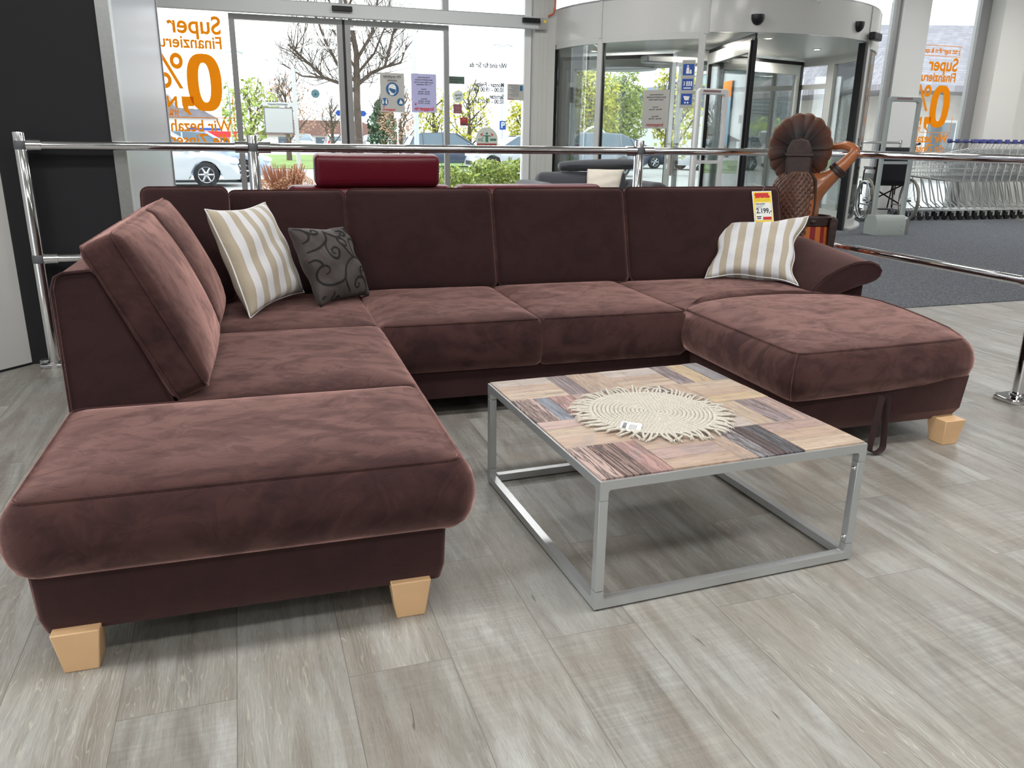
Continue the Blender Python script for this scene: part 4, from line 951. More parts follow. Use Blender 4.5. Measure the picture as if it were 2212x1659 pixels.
bd += hand((0.19, 0.12, 1.225), (-0.9, 0.35, 0.05), (0, 0.2, 1), 1.0, 0.25) + hand((-0.12, 0.10, 0.64), (0.6, 0.5, -0.3), (-0.5, 0.3, 0.6), 1.0, 0.8)
bd += [[((0, 0.015, 1.19), (0.066, 0.074)), ((0, 0.098, 1.165), 0.012)], [((0, 0.015, 1.19), (0.066, 0.074)), ((0, 0.082, 1.125), 0.022)]]
body = skin('body', bd, WOODB, stt)
for sx_ in (-0.024, 0.024): MB().ball((sx_, 0.083, 1.185), 0.010, 0.006, 0.006).build('eye', BLACK, stt)
MB().box(-0.022, 0.092, 1.135, 0.022, 0.098, 1.140).build('mouth', WOODD, stt)
HC = Vector((0, -0.055, 1.215)); NF = 16
def feather(k):
    a = -pi / 2 + (k + 0.5) / NF * 2 * pi
    ca, sa = cos(a), sin(a); wid = 0.200 * 2 * pi / NF * 0.60; L = 0.196 + 0.010 * abs(sa); inner = 0.03
    def fn(u, v):
        r = inner + (L - inner) * v; x = (u - 0.5) * 2
        wv = wid * (0.25 + 0.75 * v ** 0.8) * (1 if v < 0.86 else sqrt(max(0.02, 1 - ((v - 0.86) / 0.15) ** 2)))
        px, pz = ca * r - sa * x * wv, sa * r + ca * x * wv
        dep = -0.030 * (1 - v) + 0.055 * v * v - 0.014 * (1 - x * x) * v + (0.004 if k % 2 else -0.002)
        return HC + Vector((px, dep, pz * 1.06))
    return (fn, 8, 12, lambda u, v: (u, v))
hd = grain_obj('headdress', [feather(k) for k in range(NF)], m_feather(), stt)
sol = hd.modifiers.new('solid', 'SOLIDIFY'); sol.thickness = 0.010; sol.offset = 1
q = MB().prism([(-0.075, 1.215), (-0.05, 1.27), (0.0, 1.285), (0.05, 1.27), (0.078, 1.215), (0.085, 1.08), (0.06, 0.99), (-0.045, 0.985), (-0.075, 1.07)], 'y', -0.105, -0.06).build('hair', WOODD, stt); bevel(q, 0.016, 3)
q = MB().box(-0.085, -0.112, 1.165, 0.088, -0.055, 1.188).build('hair_band', WOODD, stt); bevel(q, 0.006)
# feather cloak hanging over the back, rows of small scales
sc_ = MB()
def cl(u, z):   # u angle over the back
    k = max(0, min(1, (z - 0.66) / 0.42)); rx = (0.136 + 0.024 * sin(pi * min(1, k * 1.05) * 0.9)) * (1 - 0.45 * max(0, (k - 0.82) / 0.18) ** 2); ry = 0.112
    a = -pi / 2 + u; return Vector((0.020 + rx * 1.02 * sin(u), -ry * cos(u) - 0.012, z))
nr_, nc_ = 18, 10
for r in range(nr_):
    z = 0.66 + 0.40 * r / nr_
    for c in range(nc_):
        u0 = -1.42 + 2.02 * (c + 0.5 * (r % 2)) / nc_; du = 2.02 / nc_ * 0.5; hz_ = 0.42 / nr_ * 1.5
        A = cl(u0 - du, z + hz_); B_ = cl(u0 + du, z + hz_); Cc = cl(u0 + du * 0.75, z + 0.15 * hz_); Dd = cl(u0, z - hz_ * 0.15); Ee = cl(u0 - du * 0.75, z + 0.15 * hz_)
        n = Vector((sin(u0), -cos(u0), 0)); sc_.add([A, B_, Cc + n * 0.006, Dd + n * 0.008, Ee + n * 0.006, (A + B_ + Cc + Dd) / 4 + n * 0.009], [(0, 5, 1), (1, 5, 2), (2, 5, 3), (3, 5, 4), (4, 5, 0)])
sc_.grid(lambda u, v: cl(-1.5 + 2.18 * u, 0.655 + 0.42 * v) * 1.0 + Vector((0, 0.004, 0)), 16, 10)
sc_.build('feather_cloak', mat('cloak_wood', srgb(88, 54, 38), 0.4, noise=0.3, nscale=30), stt, 20)
MB().tube([cl(0.70, 0.66 + 0.41 * k / 8) + Vector((0.002, -0.004, 0)) for k in range(9)], 0.007, 6).build('cloak_hem', WOODD, stt)
for (p0, p1, r0) in (((0.228, -0.007, 1.068), (0.258, -0.009, 1.103), 0.054), ((-0.168, -0.01, 0.885), (-0.176, -0.01, 0.862), 0.042)):
    a_, b_ = Vector(p0), Vector(p1); MB().tube([a_, a_.lerp(b_, 0.3), a_.lerp(b_, 0.5), a_.lerp(b_, 0.7), b_], [r0, r0 + 0.004, r0, r0 + 0.004, r0], 16).build('armband', WOODD, stt)
q = MB().lathe([(0.112, 0.655), (0.118, 0.66), (0.120, 0.70), (0.113, 0.708), (0.108, 0.68)], 32).build('belt', WOODD, stt); q.scale = (1.36, 1.02, 1.25); q.location = (0.085, 0, -0.085)
for k in range(3): MB().ball((0.13 + 0.036 * k, -0.118 + 0.025 * k, 0.765), 0.020, 0.008, 0.016, 8, 6).build('belt_ornament', WOODD, stt)
grain_obj('skirt', [(lambda u, v: Vector((0.085 + (0.152 + 0.02 * (1 - v)) * cos(2 * pi * u), (0.112 + 0.03 * (1 - v)) * sin(2 * pi * u), 0.40 + 0.34 * v)), 56, 6, lambda u, v: (u, v))], m_vstripe(), stt)
q = MB().prism([(0.228, 0.36), (0.268, 0.37), (0.282, 0.78), (0.25, 0.80), (0.232, 0.77)], 'y', -0.075, -0.02).build('quiver', WOODD, stt); bevel(q, 0.008)
q = MB().lathe([(0, 0), (0.19, 0), (0.195, 0.02), (0.185, 0.05), (0.16, 0.07), (0, 0.07)], 28).build('plinth', WOODD, stt); q.location = (0.05, 0.03, 0)

# ---------------------------------------------------------------- red leather sofa behind the railing (its back to us)
rs_ = thing('red_leather_sofa', 'red leather sofa with one raised headrest standing with its back to the railing', 'sofa', EW(1.37, 5.75), BY)
MB().box(-1.1, -0.45, 0.10, 1.12, 0.50, 0.30).build('base', RED, rs_); bevel(rs_.children[-1], 0.02)
I = Matrix.Identity(4)
for x0, x1 in ((-1.085, -0.015), (0.01, 1.08)):
    mb = MB(); softbox(mb, x1 - x0, 0.66, 0.17, 0.05, Matrix.Translation(((x0 + x1) / 2, -0.36, 0.62)), 0.01, 0.02); mb.build('backrest', RED, rs_)
    mb = MB(); softbox(mb, x1 - x0, 0.17, 0.75, 0.05, Matrix.Translation(((x0 + x1) / 2, 0.08, 0.37)), 0.0, 0.01); mb.build('seat_cushion', RED, rs_)
    for fx in (x0 + 0.05, x1 - 0.05):
        for fy in (-0.4, 0.45): MB().box(fx - 0.02, fy - 0.02, 0, fx + 0.02, fy + 0.02, 0.1).build('foot', STEEL, rs_)
for x0 in (-1.24, 1.085):
    mb = MB(); softbox(mb, 0.15, 0.52, 0.95, 0.05, Matrix.Translation((x0 + 0.075, 0.02, 0.36)), 0.0, 0.0); mb.build('armrest', RED, rs_)
mb = MB(); softbox(mb, 0.80, 0.20, 0.15, 0.035, Matrix.Translation((-0.512, -0.40, 1.045)) @ Matrix.Rotation(0.10, 4, 'X'), 0.008, 0.02); hr = mb.build('headrest', RED, rs_)
MB().tube([(x, -0.478, 1.105) for x in (-0.885, -0.6, -0.4, -0.14)], 0.0022, 5).build('seam', mat('dark_red_seam', srgb(60, 8, 18), 0.6), hr)

# ---------------------------------------------------------------- anthracite loveseat near the revolving door
gs = thing('grey_loveseat', 'anthracite fabric loveseat with a rounded headrest roll and low arms facing the room', 'sofa', EW(4.13, 9.0), BY)
mb = MB(); softbox(mb, 1.64, 0.26, 0.85, 0.04, Matrix.Translation((0, 0.35, 0.23)), 0, 0); mb.build('base', GREY, gs)
for x in (-0.72, 0.72):
    mb = MB(); pr_ = [(-0.13, 0.1), (0.13, 0.1), (0.135, 0.66), (0.11, 0.735), (0.03, 0.765), (-0.06, 0.76), (-0.12, 0.72), (-0.14, 0.64)]
    mb.prism([(x + a, z) for a, z in pr_], 'y', -0.10, 0.80); q = mb.build('armrest', GREY, gs); bevel(q, 0.04, 4)
mb = MB(); softbox(mb, 1.18, 0.22, 0.62, 0.06, Matrix.Translation((0, 0.20, 0.42)), 0, 0); mb.build('seat_cushion', GREY, gs)
mb = MB(); softbox(mb, 1.20, 0.46, 0.22, 0.07, Matrix.Translation((0, 0.62, 0.63)) @ Matrix.Rotation(-0.15, 4, 'X'), 0.04, 0); mb.build('backrest', GREY, gs)
hr = MB(); hr.grid(lambda u, v: Vector((0.24 + 0.56 * -cos(pi * v), 0.60 + 0.10 * cos(2 * pi * u) * sin(pi * v) ** 0.28, 0.945 - 0.015 * cos(pi * v) + 0.072 * sin(2 * pi * u) * sin(pi * v) ** 0.28)), 20, 24, True)
hr = hr.build('headrest', GREY, gs, 80); MB().tube([(-0.25 + 0.1 * k, 0.515 - 0.01, 0.955 - 0.012) for k in range(10)], 0.002, 5).build('seam', BLACK, hr)
for x in (-0.1, 0.55): MB().box(x, 0.62, 0.80, x + 0.02, 0.64, 0.92).build('headrest_bracket', STEEL, gs)
for x in (-0.7, 0.7):
    for y in (0.0, 0.7): MB().box(x - 0.025, y - 0.025, 0, x + 0.025, y + 0.025, 0.11).build('foot', STEEL, gs)
CRM = m_stripe('cream_cover', 2, srgb(214, 206, 192), srgb(214, 206, 192))
pillow('throw_pillow', 'plain cream pillow resting on the anthracite loveseat', [EW(4.02, 9.28, 0.55), EW(4.46, 9.22, 0.56), EW(4.62, 9.42, 0.90), EW(4.14, 9.48, 0.905)], 0.14, CRM, None, 0.06, 0.01, 21)
# ---------------------------------------------------------------- window lettering and notices (read from outside, so mirrored from in here)
def film(name, label, cat, e, z, d=D0 - 0.016, group=None):
    return thing(name, label, cat, EW(e, d, z), BY, group)
def L_(par, name, m, items, y=0.0):
    """items: text tuples (txt, size, x, z, xs, bold, align) placed mirrored; x runs to the reader outside"""
    mb = MB()
    for it in items:
        if it[0] == 'box': mb.box(-it[3], y - 0.0006, it[2], -it[1], y + 0.0006, it[4])
        elif it[0] == 'poly': mb.prism([(-p[0], p[1]) for p in it[1]], 'y', y - 0.0006, y + 0.0006)
        else: text_add(mb, it[0], it[1], -it[2], it[3], y, it[4], it[5], True, it[6] if len(it) > 6 else 'LEFT')
    return mb.build(name, m, par)
def big_lettering(ec, label, top):
    t = film('window_lettering', label, 'window lettering', ec, 0)
    if top:
        L_(t, 'word', ORANGE, [('Jetzt zugreifen & sparen', 0.115, -0.27, 2.855, 0.86, 0.003)]); L_(t, 'line', ORANGE, [('box', -0.30, 2.935, 0.85, 2.945), ('box', -0.30, 2.765, 0.85, 2.775)])
    L_(t, 'word', ORANGE, [('Super', 0.31, -0.27, 2.62, 0.92, 0.0065)])
    L_(t, 'word', ORANGE, [('Finanzierung', 0.215, -0.27, 2.41, 0.90, 0.005)])
    # big 0 and comma
    out = []; inn = []
    for k in range(40):
        a = 2 * pi * k / 40; c, s = cos(a), sin(a); sg = lambda v, p: (abs(v) ** p) * (1 if v > 0 else -1)
        out.append((0.22 * sg(c, 0.72), 1.915 + 0.365 * sg(s, 0.85))); inn.append((0.075 * sg(c, 0.8), 1.915 + 0.25 * sg(s, 0.9)))
    mb = MB(); vs = [(-x, y, z) for y in (-0.0006, 0.0006) for ring in (out, inn) for x, z in ring]; fs = []
    for k in range(40):
        l = (k + 1) % 40
        fs += [(k, l, 40 + l, 40 + k), (80 + k, 120 + k, 120 + l, 80 + l), (k, 80 + k, 80 + l, l), (40 + k, 40 + l, 120 + l, 120 + k)]
    mb.add(vs, fs).build('digit', ORANGE, t)
    L_(t, 'comma', ORANGE, [('poly', [(0.16, 1.735), (0.31, 1.735), (0.31, 1.63), (0.29, 1.55), (0.23, 1.50), (0.20, 1.50), (0.235, 1.56), (0.235, 1.61), (0.16, 1.61)])])
    L_(t, 'percent_sign', ORANGE, [('%', 0.62, 0.24, 2.03, 0.80, 0.006)])
    L_(t, 'word', ORANGE, [('NIX', 0.19, 0.36, 1.655, 1.0, 0.008)])
    L_(t, 'small_print', ORANGE, [('Laufzeit bis zu', 0.07, 0.36, 1.555, 0.8, 0.002), ('24 Monate', 0.07, 0.36, 1.505, 0.8, 0.002)])
    L_(t, 'line', ORANGE, [('box', -0.34, 1.462, 0.85, 1.472), ('box', -0.345, 1.05, -0.335, 1.75)])
    L_(t, 'word', ORANGE, [('Wir bezahlen', 0.215, -0.30, 1.355, 0.86, 0.004)])
    L_(t, 'word', ORANGE, [('die Zinsen', 0.215, -0.26, 1.17, 0.86, 0.004)])
    return t
big_lettering(-0.33, 'orange mirrored finance offer lettering with big 0 beside the sliding door', False)
big_lettering(12.28, 'orange mirrored finance offer lettering with big 0 above the shopping trolleys', True)

def hand_logo(x, z, s):
    pts = []
    for a0, L in ((150, 1.0), (115, 1.15), (80, 1.1), (45, 0.9)):
        a = radians(a0); pts.append([(x + 0.10 * s * cos(a + 1.5), z + 0.10 * s * sin(a + 1.5)), (x + 0.10 * s * cos(a - 1.5), z + 0.10 * s * sin(a - 1.5)), (x + L * s * cos(a), z + L * s * sin(a))])
    return [('poly', p) for p in pts] + [('poly', [(x + 0.35 * s * cos(k * pi / 5), z - 0.1 * s + 0.3 * s * sin(k * pi / 5)) for k in range(10)])]
# notice with face mask symbols
p = film('mask_notice', 'white notice with three blue safety symbols on the sliding door, left of the lilac one', 'notice', 2.20, 1.86, D0 - 0.09)
MB().box(-0.175, 0, -0.265, 0.175, 0.001, 0.265).build('sheet', PAPERG, p); yy = -0.001
L_(p, 'print', INKG, [('Wir empfehlen', 0.045, 0, 0.215, 0.95, 0.0008, 'CENTER'), ('weiterhin', 0.038, 0, 0.165, 0.95, 0.0006, 'CENTER'), ('box', -0.12, 0.188, 0.12, 0.191), ('box', -0.08, 0.143, 0.08, 0.146)], yy)
mb = MB(); shape2d(mb, disc_pts(0, 0.045, 0.093, 36), yy - 0.0008); mb.build('mask_symbol', LBLUE, p)
mb = MB(); shape2d(mb, [(-0.055, 0.065), (-0.045, 0.10), (-0.01, 0.118), (0.03, 0.112), (0.05, 0.085), (0.054, 0.05), (0.05, 0.0), (0.02, -0.02), (0.015, -0.035), (-0.035, -0.035), (-0.04, -0.01), (-0.055, 0.02)], yy - 0.0016, 0.0006)
mb.build('face', PAPER, p); mb = MB(); shape2d(mb, [(-0.048, 0.06), (-0.03, 0.062), (0.035, 0.045), (0.048, 0.05), (0.046, 0.006), (0.02, -0.012), (-0.01, 0.0), (-0.045, 0.035)], yy - 0.0024, 0.0006); mb.build('mask', LBLUE, p)
for cx in (-0.115, 0.115):
    mb = MB(); shape2d(mb, disc_pts(cx, -0.125, 0.053, 28), yy - 0.0008); mb.build('small_symbol', LBLUE, p)
mb = MB()
for x in (-0.142, -0.092): shape2d(mb, disc_pts(x, -0.10, 0.009, 10), yy - 0.0016, 0.0006); mb.box(x - 0.011, yy - 0.0016, -0.155, x + 0.011, yy - 0.001, -0.112)
mb.box(-0.13, yy - 0.0016, -0.13, -0.104, yy - 0.001, -0.126); shape2d(mb, [(0.09, -0.15), (0.14, -0.15), (0.145, -0.125), (0.12, -0.10), (0.115, -0.085), (0.105, -0.11)], yy - 0.0016, 0.0006); mb.build('symbol_print', PAPER, p)
L_(p, 'logo', REDF, [('knappstein', 0.048, 0.150, -0.232, 0.88, 0.0014, 'RIGHT')] + hand_logo(-0.130, -0.195, 0.022)[:0] + [it for it in hand_logo(0.130, -0.195, 0.022)], yy)
# lilac paper with opening hours and red logo
p = film('opening_notice', 'pale lilac paper notice with centred print and red logo on the sliding door', 'notice', 2.66, 1.865, D0 - 0.09)
MB().box(-0.185, 0, -0.265, 0.185, 0.001, 0.265).build('sheet', PAPERV, p)
L_(p, 'print', INK, [(s_, 0.026, 0, z, 0.9, 0.0005, 'CENTER') for s_, z in (('Kundeninformation', 0.215), ('SEHR GEEHRTE KUNDEN', 0.180), ('unsere Filialen haben wie folgt', 0.148), ('17.11.2021 geschlossen', 0.118), ('Verkauf:', 0.055), ('Montag - Samstag', 0.022), ('10:00 bis 19:00 Uhr', -0.008), ('Abholung:', -0.078), ('Montag - Samstag', -0.108), ('10:00 bis 17:00 Uhr', -0.138))], yy)
L_(p, 'logo', REDF, [('knappstein', 0.075, 0.0, -0.215, 0.88, 0.0022, 'CENTER')] + hand_logo(0.125, -0.155, 0.032), yy)
# stickers beside the door
p = film('green_sticker', 'dark green rectangular sticker at the top left of the opening hours', 'sticker', 3.17, 2.065); MB().box(-0.12, -0.001, -0.052, 0.12, 0, 0.052).build('film', GREENF, p); L_(p, 'print', INKG, [('Umweltpartner', 0.03, -0.08, 0.012, 0.9, 0.0003), ('geprueft', 0.026, -0.02, -0.02, 0.9, 0.0003)], -0.0018)
p = film('round_sticker', 'round white sticker reading Reinigt Stop below the dark green sticker', 'sticker', 3.195, 1.84)
mb = MB(); shape2d(mb, disc_pts(0, 0, 0.085, 30), -0.0008); mb.build('film', mat('pale_green_film', srgb(222, 234, 226), 0.6), p); L_(p, 'print', INKG, [('Reinigt', 0.042, 0, 0.02, 0.9, 0.0006, 'CENTER'), ('Stop', 0.042, 0, -0.025, 0.9, 0.0006, 'CENTER')], -0.0018)
p = film('red_sticker', 'faded plum square sticker under the round white one', 'sticker', 3.185, 1.665); MB().box(-0.066, -0.001, -0.066, 0.066, 0, 0.066).build('film', mat('plum_film', srgb(146, 92, 104), 0.6), p); L_(p, 'print', PAPERG, [('Partner', 0.022, 0, 0.01, 0.9, 0.0002, 'CENTER'), ('des Handels', 0.014, 0, -0.04, 0.9, 0.0002, 'CENTER')], -0.0018)
p = film('red_sticker', 'faded red sticker with a grey card picture, lowest left of the 2 m sign', 'sticker', 3.28, 1.485); MB().box(-0.060, -0.001, -0.058, 0.060, 0, 0.058).build('film', REDP, p)
mb = MB(); shape2d(mb, [(-0.045, -0.02), (0.0, -0.005), (0.045, -0.03), (0.03, -0.052), (-0.03, -0.045)], -0.0016); mb.build('picture', INKG, p); L_(p, 'print', PAPERG, [('KARTE', 0.02, 0, 0.03, 0.9, 0.0002, 'CENTER')], -0.0018)
p = film('info_sheet', 'grey info sheet with a small blue symbol at the right edge of the glass', 'notice', 4.085, 1.925); MB().box(-0.125, -0.001, -0.115, 0.125, 0, 0.115).build('sheet', PAPERG, p)
MB().box(0.072, -0.0018, 0.02, 0.118, -0.001, 0.095).build('symbol', LBLUE, p); L_(p, 'print', INKG, [('box', -0.06, 0.09 - 0.021 * k, 0.105 - 0.03 * (k % 3), 0.095 - 0.021 * k) for k in range(8)], -0.0016); L_(p, 'logo', REDF, [('knappstein', 0.02, 0.11, -0.1, 0.9, 0.0004, 'RIGHT')], -0.0018)
INKH = mat('grey_lettering', srgb(84, 88, 96), 0.7)
p = film('opening_hours', 'small grey mirrored opening hours lettering reading Wir sind für Sie da', 'window lettering', 3.62, 0)
L_(p, 'word', INKH, [('Wir sind für Sie da', 0.095, -0.33, 2.285, 0.80, 0.003)])
for s_, z in (('Montag - Freitag', 2.015), ('10.00 - 19.00 Uhr', 1.945), ('Samstag', 1.85), ('10.00 - 19.06 Uhr', 1.78)): L_(p, 'word', INKH, [(s_, 0.088, -0.29, z, 0.80, 0.003)])
p = film('distance_sticker', 'round white and red distance sticker marked 2m just above the railing', 'sticker', 3.64, 1.235)
mb = MB(); shape2d(mb, disc_pts(0, 0, 0.175, 40), -0.0008); mb.build('film', mat('pale_film', srgb(212, 218, 208), 0.6), p)
mb = MB(); shape2d(mb, [(0.175 * cos(a), 0.175 * sin(a)) for a in [pi + 0.35 + (pi - 0.70) * k / 16 for k in range(17)]], -0.0016); mb.build('red_field', REDP, p)
L_(p, 'print', mat('green_print', srgb(70, 130, 110), 0.6), [('2m', 0.075, 0.055, -0.005, 0.9, 0.001), ('box', -0.022, -0.04, 0.022, 0.06), ('box', -0.06, 0.045, 0.06, 0.06), ('poly', disc_pts(0, 0.085, 0.018, 12)), ('box', -0.15, -0.02, -0.05, 0.012)], -0.0022)
L_(p, 'arrows', REDF, [('poly', [(0.05, 0.10), (0.11, 0.07), (0.05, 0.035), (0.08, 0.068)]), ('poly', [(-0.05, 0.10), (-0.08, 0.068), (-0.05, 0.035), (-0.11, 0.07)])], -0.0022); L_(p, 'caption', PAPERG, [('SICHERHEITS-', 0.05, 0, -0.10, 0.85, 0.001, 'CENTER'), ('ABSTAND', 0.04, 0, -0.14, 0.85, 0.001, 'CENTER')], -0.0024)
p = film('round_sticker', 'small round teal sticker on the left sliding door leaf', 'sticker', 1.115, 1.815, D0 - 0.09)
mb = MB(); shape2d(mb, disc_pts(0, 0, 0.058, 28), -0.0008); mb.build('film', mat('teal_film', srgb(128, 172, 184), 0.6), p); mb = MB(); shape2d(mb, [(-0.008, -0.02), (0.008, -0.02), (0.010, -0.005), (0.0, 0.015), (-0.010, -0.005)], -0.0016); mb.build('drop', LBLUE, p)

# ---------------------------------------------------------------- the revolving door
RC = (7.27, 12.2); RR = 2.58
rd = thing('revolving_door', 'large revolving door drum with white curved fascia, curved glass walls and three wings', 'revolving door', EW(*RC), BY)
def arc(mb, r0, r1, z0, z1, a0, a1, n=None):
    n = n or max(2, int(abs(a1 - a0) / 5)); a0, a1 = radians(a0), radians(a1)
    vs = []
    for k in range(n + 1):
        a = a0 + (a1 - a0) * k / n
        for r, z in ((r0, z0), (r1, z0), (r1, z1), (r0, z1)): vs.append((r * cos(a), r * sin(a), z))
    fs = [(k * 4 + i, k * 4 + (i + 1) % 4, k * 4 + 4 + (i + 1) % 4, k * 4 + 4 + i) for k in range(n) for i in range(4)]
    if a1 - a0 < 2 * pi - 0.01: fs += [(0, 3, 2, 1), tuple(n * 4 + i for i in range(4))]
    mb.add(vs, fs)
fa = MB(); arc(fa, RR - 0.05, RR + 0.02, 2.62, 3.07, 0, 360, 96); fa.build('fascia', MIRROR, rd)
cj = MB()
for a in (183, 206.5, 239.8, 300.2, 333, 356): arc(cj, RR + 0.015, RR + 0.035, 2.60, 3.075, a - 0.55, a + 0.55, 2)
cj.build('fascia_joint', FRAMEW, rd)
arc_c = MB(); arc_c.lathe([(0, 2.66), (RR - 0.04, 2.66), (RR - 0.04, 2.72), (0, 2.72)], 64); arc_c.build('drum_ceiling', mat('drum_ceiling', srgb(206, 206, 202), 0.35), rd)
MB().lathe([(0, 3.02), (RR, 3.07), (RR, 3.10), (0, 3.05)], 64).build('drum_roof', FRAMEG, rd)
for k_ in range(3): lamp('drum_light', 'AREA', EW(RC[0] + 1.3 * cos(2.1 * k_), RC[1] + 1.3 * sin(2.1 * k_), 2.62), 22, (1.0, 0.95, 0.86), 0.5)
SPOT = mat('spot_bulb', (1, 0.85, 0.6, 1), 0.4, emit=((1.0, 0.78, 0.45, 1), 8.0))
for k in range(6):
    a = radians(30 + 60 * k); o = MB().lathe([(0.0, 2.650), (0.06, 2.652), (0.075, 2.66)], 16, (1.75 * cos(a), 1.75 * sin(a), 0)).build('downlight', STEEL, rd)
    MB().lathe([(0.0, 2.646), (0.042, 2.648)], 12, (1.75 * cos(a), 1.75 * sin(a), 0)).build('bulb', SPOT, o)
walls = [((180, 206.5), (206.5, 239.8)), ((300.2, 333), (333, 360)), ((0, 27), (27, 60)), ((120, 153), (153, 180))]
for grp in walls:
    fr = MB(); lo, hi = grp[0][0], grp[1][1]
    for z0, z1 in ((0.0, 0.14), (2.54, 2.62)): arc(fr, RR - 0.045, RR + 0.02, z0, z1, lo, hi)
    if lo < 150 and lo != 180: arc(fr, RR - 0.045, RR + 0.02, 2.16, 2.24, lo, hi)
    for a in (lo + 0.9, grp[0][1], hi - 0.9): arc(fr, RR - 0.05, RR + 0.025, 0.0, 2.62, a - 0.95, a + 0.95, 2)
    w_ = fr.build('curved_wall_frame', FRAMEW, rd)
    g = MB()
    for a0, a1 in grp: arc(g, RR - 0.012, RR - 0.004, 0.14, 2.54, a0, a1)
    g.build('curved_glass', GLASSG, w_)
    bl = MB()
    for a in (lo + 2.2, grp[0][1] + 1.3): arc(bl, RR - 0.035, RR + 0.005, 0.14, 2.54, a - 0.18, a + 0.18, 1)
    bl.build('rubber_seal', BLACK, w_)
bk = MB(); arc(bk, RR - 0.07, RR + 0.03, 0.0, 2.6, 297.6, 299.2, 2); bk.build('safety_edge', BLACK, rd)
fl = MB(); arc(fl, RR - 0.09, RR + 0.10, 0.0, 0.035, 300.2, 360); fl.build('wall_foot', FRAMEW, rd)
for a in (254.7, 14.7, 134.7):
    A = radians(a); w_ = MB(); M_ = Matrix.Rotation(A, 4, 'Z'); w_.T = M_
    r0, r1, zt = 0.42, RR - 0.13, 2.56
    w_.box(r0, -0.03, 0.03, r0 + 0.09, 0.03, zt); w_.box(r1 - 0.10, -0.03, 0.03, r1, 0.03, zt); w_.box(r0 + 0.09, -0.03, zt - 0.16, r1 - 0.10, 0.03, zt); w_.box(r0 + 0.09, -0.03, 0.03, r1 - 0.10, 0.03, 0.16)
    o = w_.build('wing', FRAMEW, rd); g = MB(); g.T = M_; g.box(r0 + 0.08, -0.005, 0.15, r1 - 0.09, 0.005, zt - 0.15); g.build('pane', GLASSG, o)
    br = MB(); br.T = M_; br.box(r1, -0.02, 0.02, r1 + 0.075, 0.02, zt); br.box(r1 - 0.012, -0.045, 0.02, r1 + 0.014, 0.045, zt - 0.02); br.box(r0, -0.012, zt, r1 + 0.075, 0.012, zt + 0.06); br.box(r0 + 0.088, -0.032, 0.16, r0 + 0.10, 0.032, zt - 0.16); br.build('brush_seal', BLACK, o)
MB().lathe([(0.34, 0.0), (0.40, 0.0), (0.40, 0.12), (0.36, 0.12), (0.36, 2.5), (0.40, 2.5), (0.40, 2.62), (0.34, 2.62)], 36).build('core_glass', GLASSG, rd)
MB().lathe([(0.36, 0.12), (0.41, 0.12), (0.41, 0.0), (0.36, 0.0)], 36).build('core_ring', FRAMEW, rd); MB().lathe([(0.36, 2.62), (0.43, 2.62), (0.43, 2.46), (0.36, 2.46)], 36).build('core_ring', FRAMEW, rd)
MB().lathe([(0.0, 2.40), (0.55, 2.40), (0.56, 2.43), (0.0, 2.43)], 36, (-0.9, 1.0, 0)).build('air_curtain_disc', FRAMEG, rd)
def rp(a, r=RR + 0.02): return Vector((r * cos(radians(a)), r * sin(radians(a)), 0))
for a, z in ((254.0, 2.80), (291.5, 2.81)):
    q = MB().grid(lambda u, v: Vector((0.085 * cos(pi * u + pi) * cos(v * pi / 2) * 1.0, -0.075 * abs(sin(pi * u + pi)) * cos(v * pi / 2) - 0.0, -0.10 * sin(v * pi / 2))), 16, 8); q.prism([(0.085 * cos(pi + pi * k / 12), 0.075 * sin(pi + pi * k / 12)) for k in range(13)], 'z', 0, 0.03)
    o = q.build('motion_sensor', BLACK, rd, loc=rp(a) + Vector((0, 0, z))); o.rotation_euler = (0, 0, radians(a + 90))
q = MB().box(-0.16, -0.09, -0.05, 0.16, 0.0, 0.05).build('motion_sensor', BLACK, rd, loc=rp(301.5, RR + 0.04) + Vector((0, 0, 2.69))); q.rotation_euler = (0, 0, radians(301.5 + 90)); bevel(q, 0.015, 3)
MB().ball((0, 0, 0), 0.05, 0.03, 0.05).build('smoke_detector', WHITE, rd, loc=rp(273) + Vector((0, 0, 3.05)))
q = MB().box(-0.45, -0.12, -0.05, 0.45, 0.12, 0.05).build('air_curtain', FRAMEG, rd, loc=(-0.9, -0.6, 2.42)); bevel(q, 0.02)
for k, (nm) in enumerate(('person', 'queue', 'trolley')):
    pass
def drum_sheet(name, label, cat, a, z, w, h, base, r=RR - 0.03):
    P = EW(*RC) + Matrix.Rotation(BY, 3, 'Z') @ rp(a, r) + Vector((0, 0, z)); t = thing(name, label, cat, P, BY + radians(a + 90)); MB().box(-w / 2, -0.001, -h / 2, w / 2, 0.001, h / 2).build('sheet', base, t); return t
t = drum_sheet('door_notice', 'grey paper notice taped to the curved glass of the revolving door', 'notice', 226.5, 1.66, 0.36, 0.50, PAPERG, RR + 0.01)
L_(t, 'print', INKG, [(s_, 0.027, 0, z, 0.9, 0.0004, 'CENTER') for s_, z in (('Kundeninformation', 0.19), ('SEHR GEEHRTE KUNDEN', 0.155), ('unsere Filialen haben', 0.125), ('Verkauf:', 0.03), ('Montag - Samstag', 0.0), ('Abholung:', -0.09), ('Montag - Samstag', -0.12))], -0.002)
L_(t, 'logo', REDP, [('knappstein', 0.065, 0, -0.20, 0.88, 0.001, 'CENTER')], -0.002)
t = drum_sheet('symbol_strip', 'narrow strip of three blue pictograms on the post left of the revolving door opening', 'sign', 235.6, 1.98, 0.17, 0.60, PAPERG, RR + 0.03)
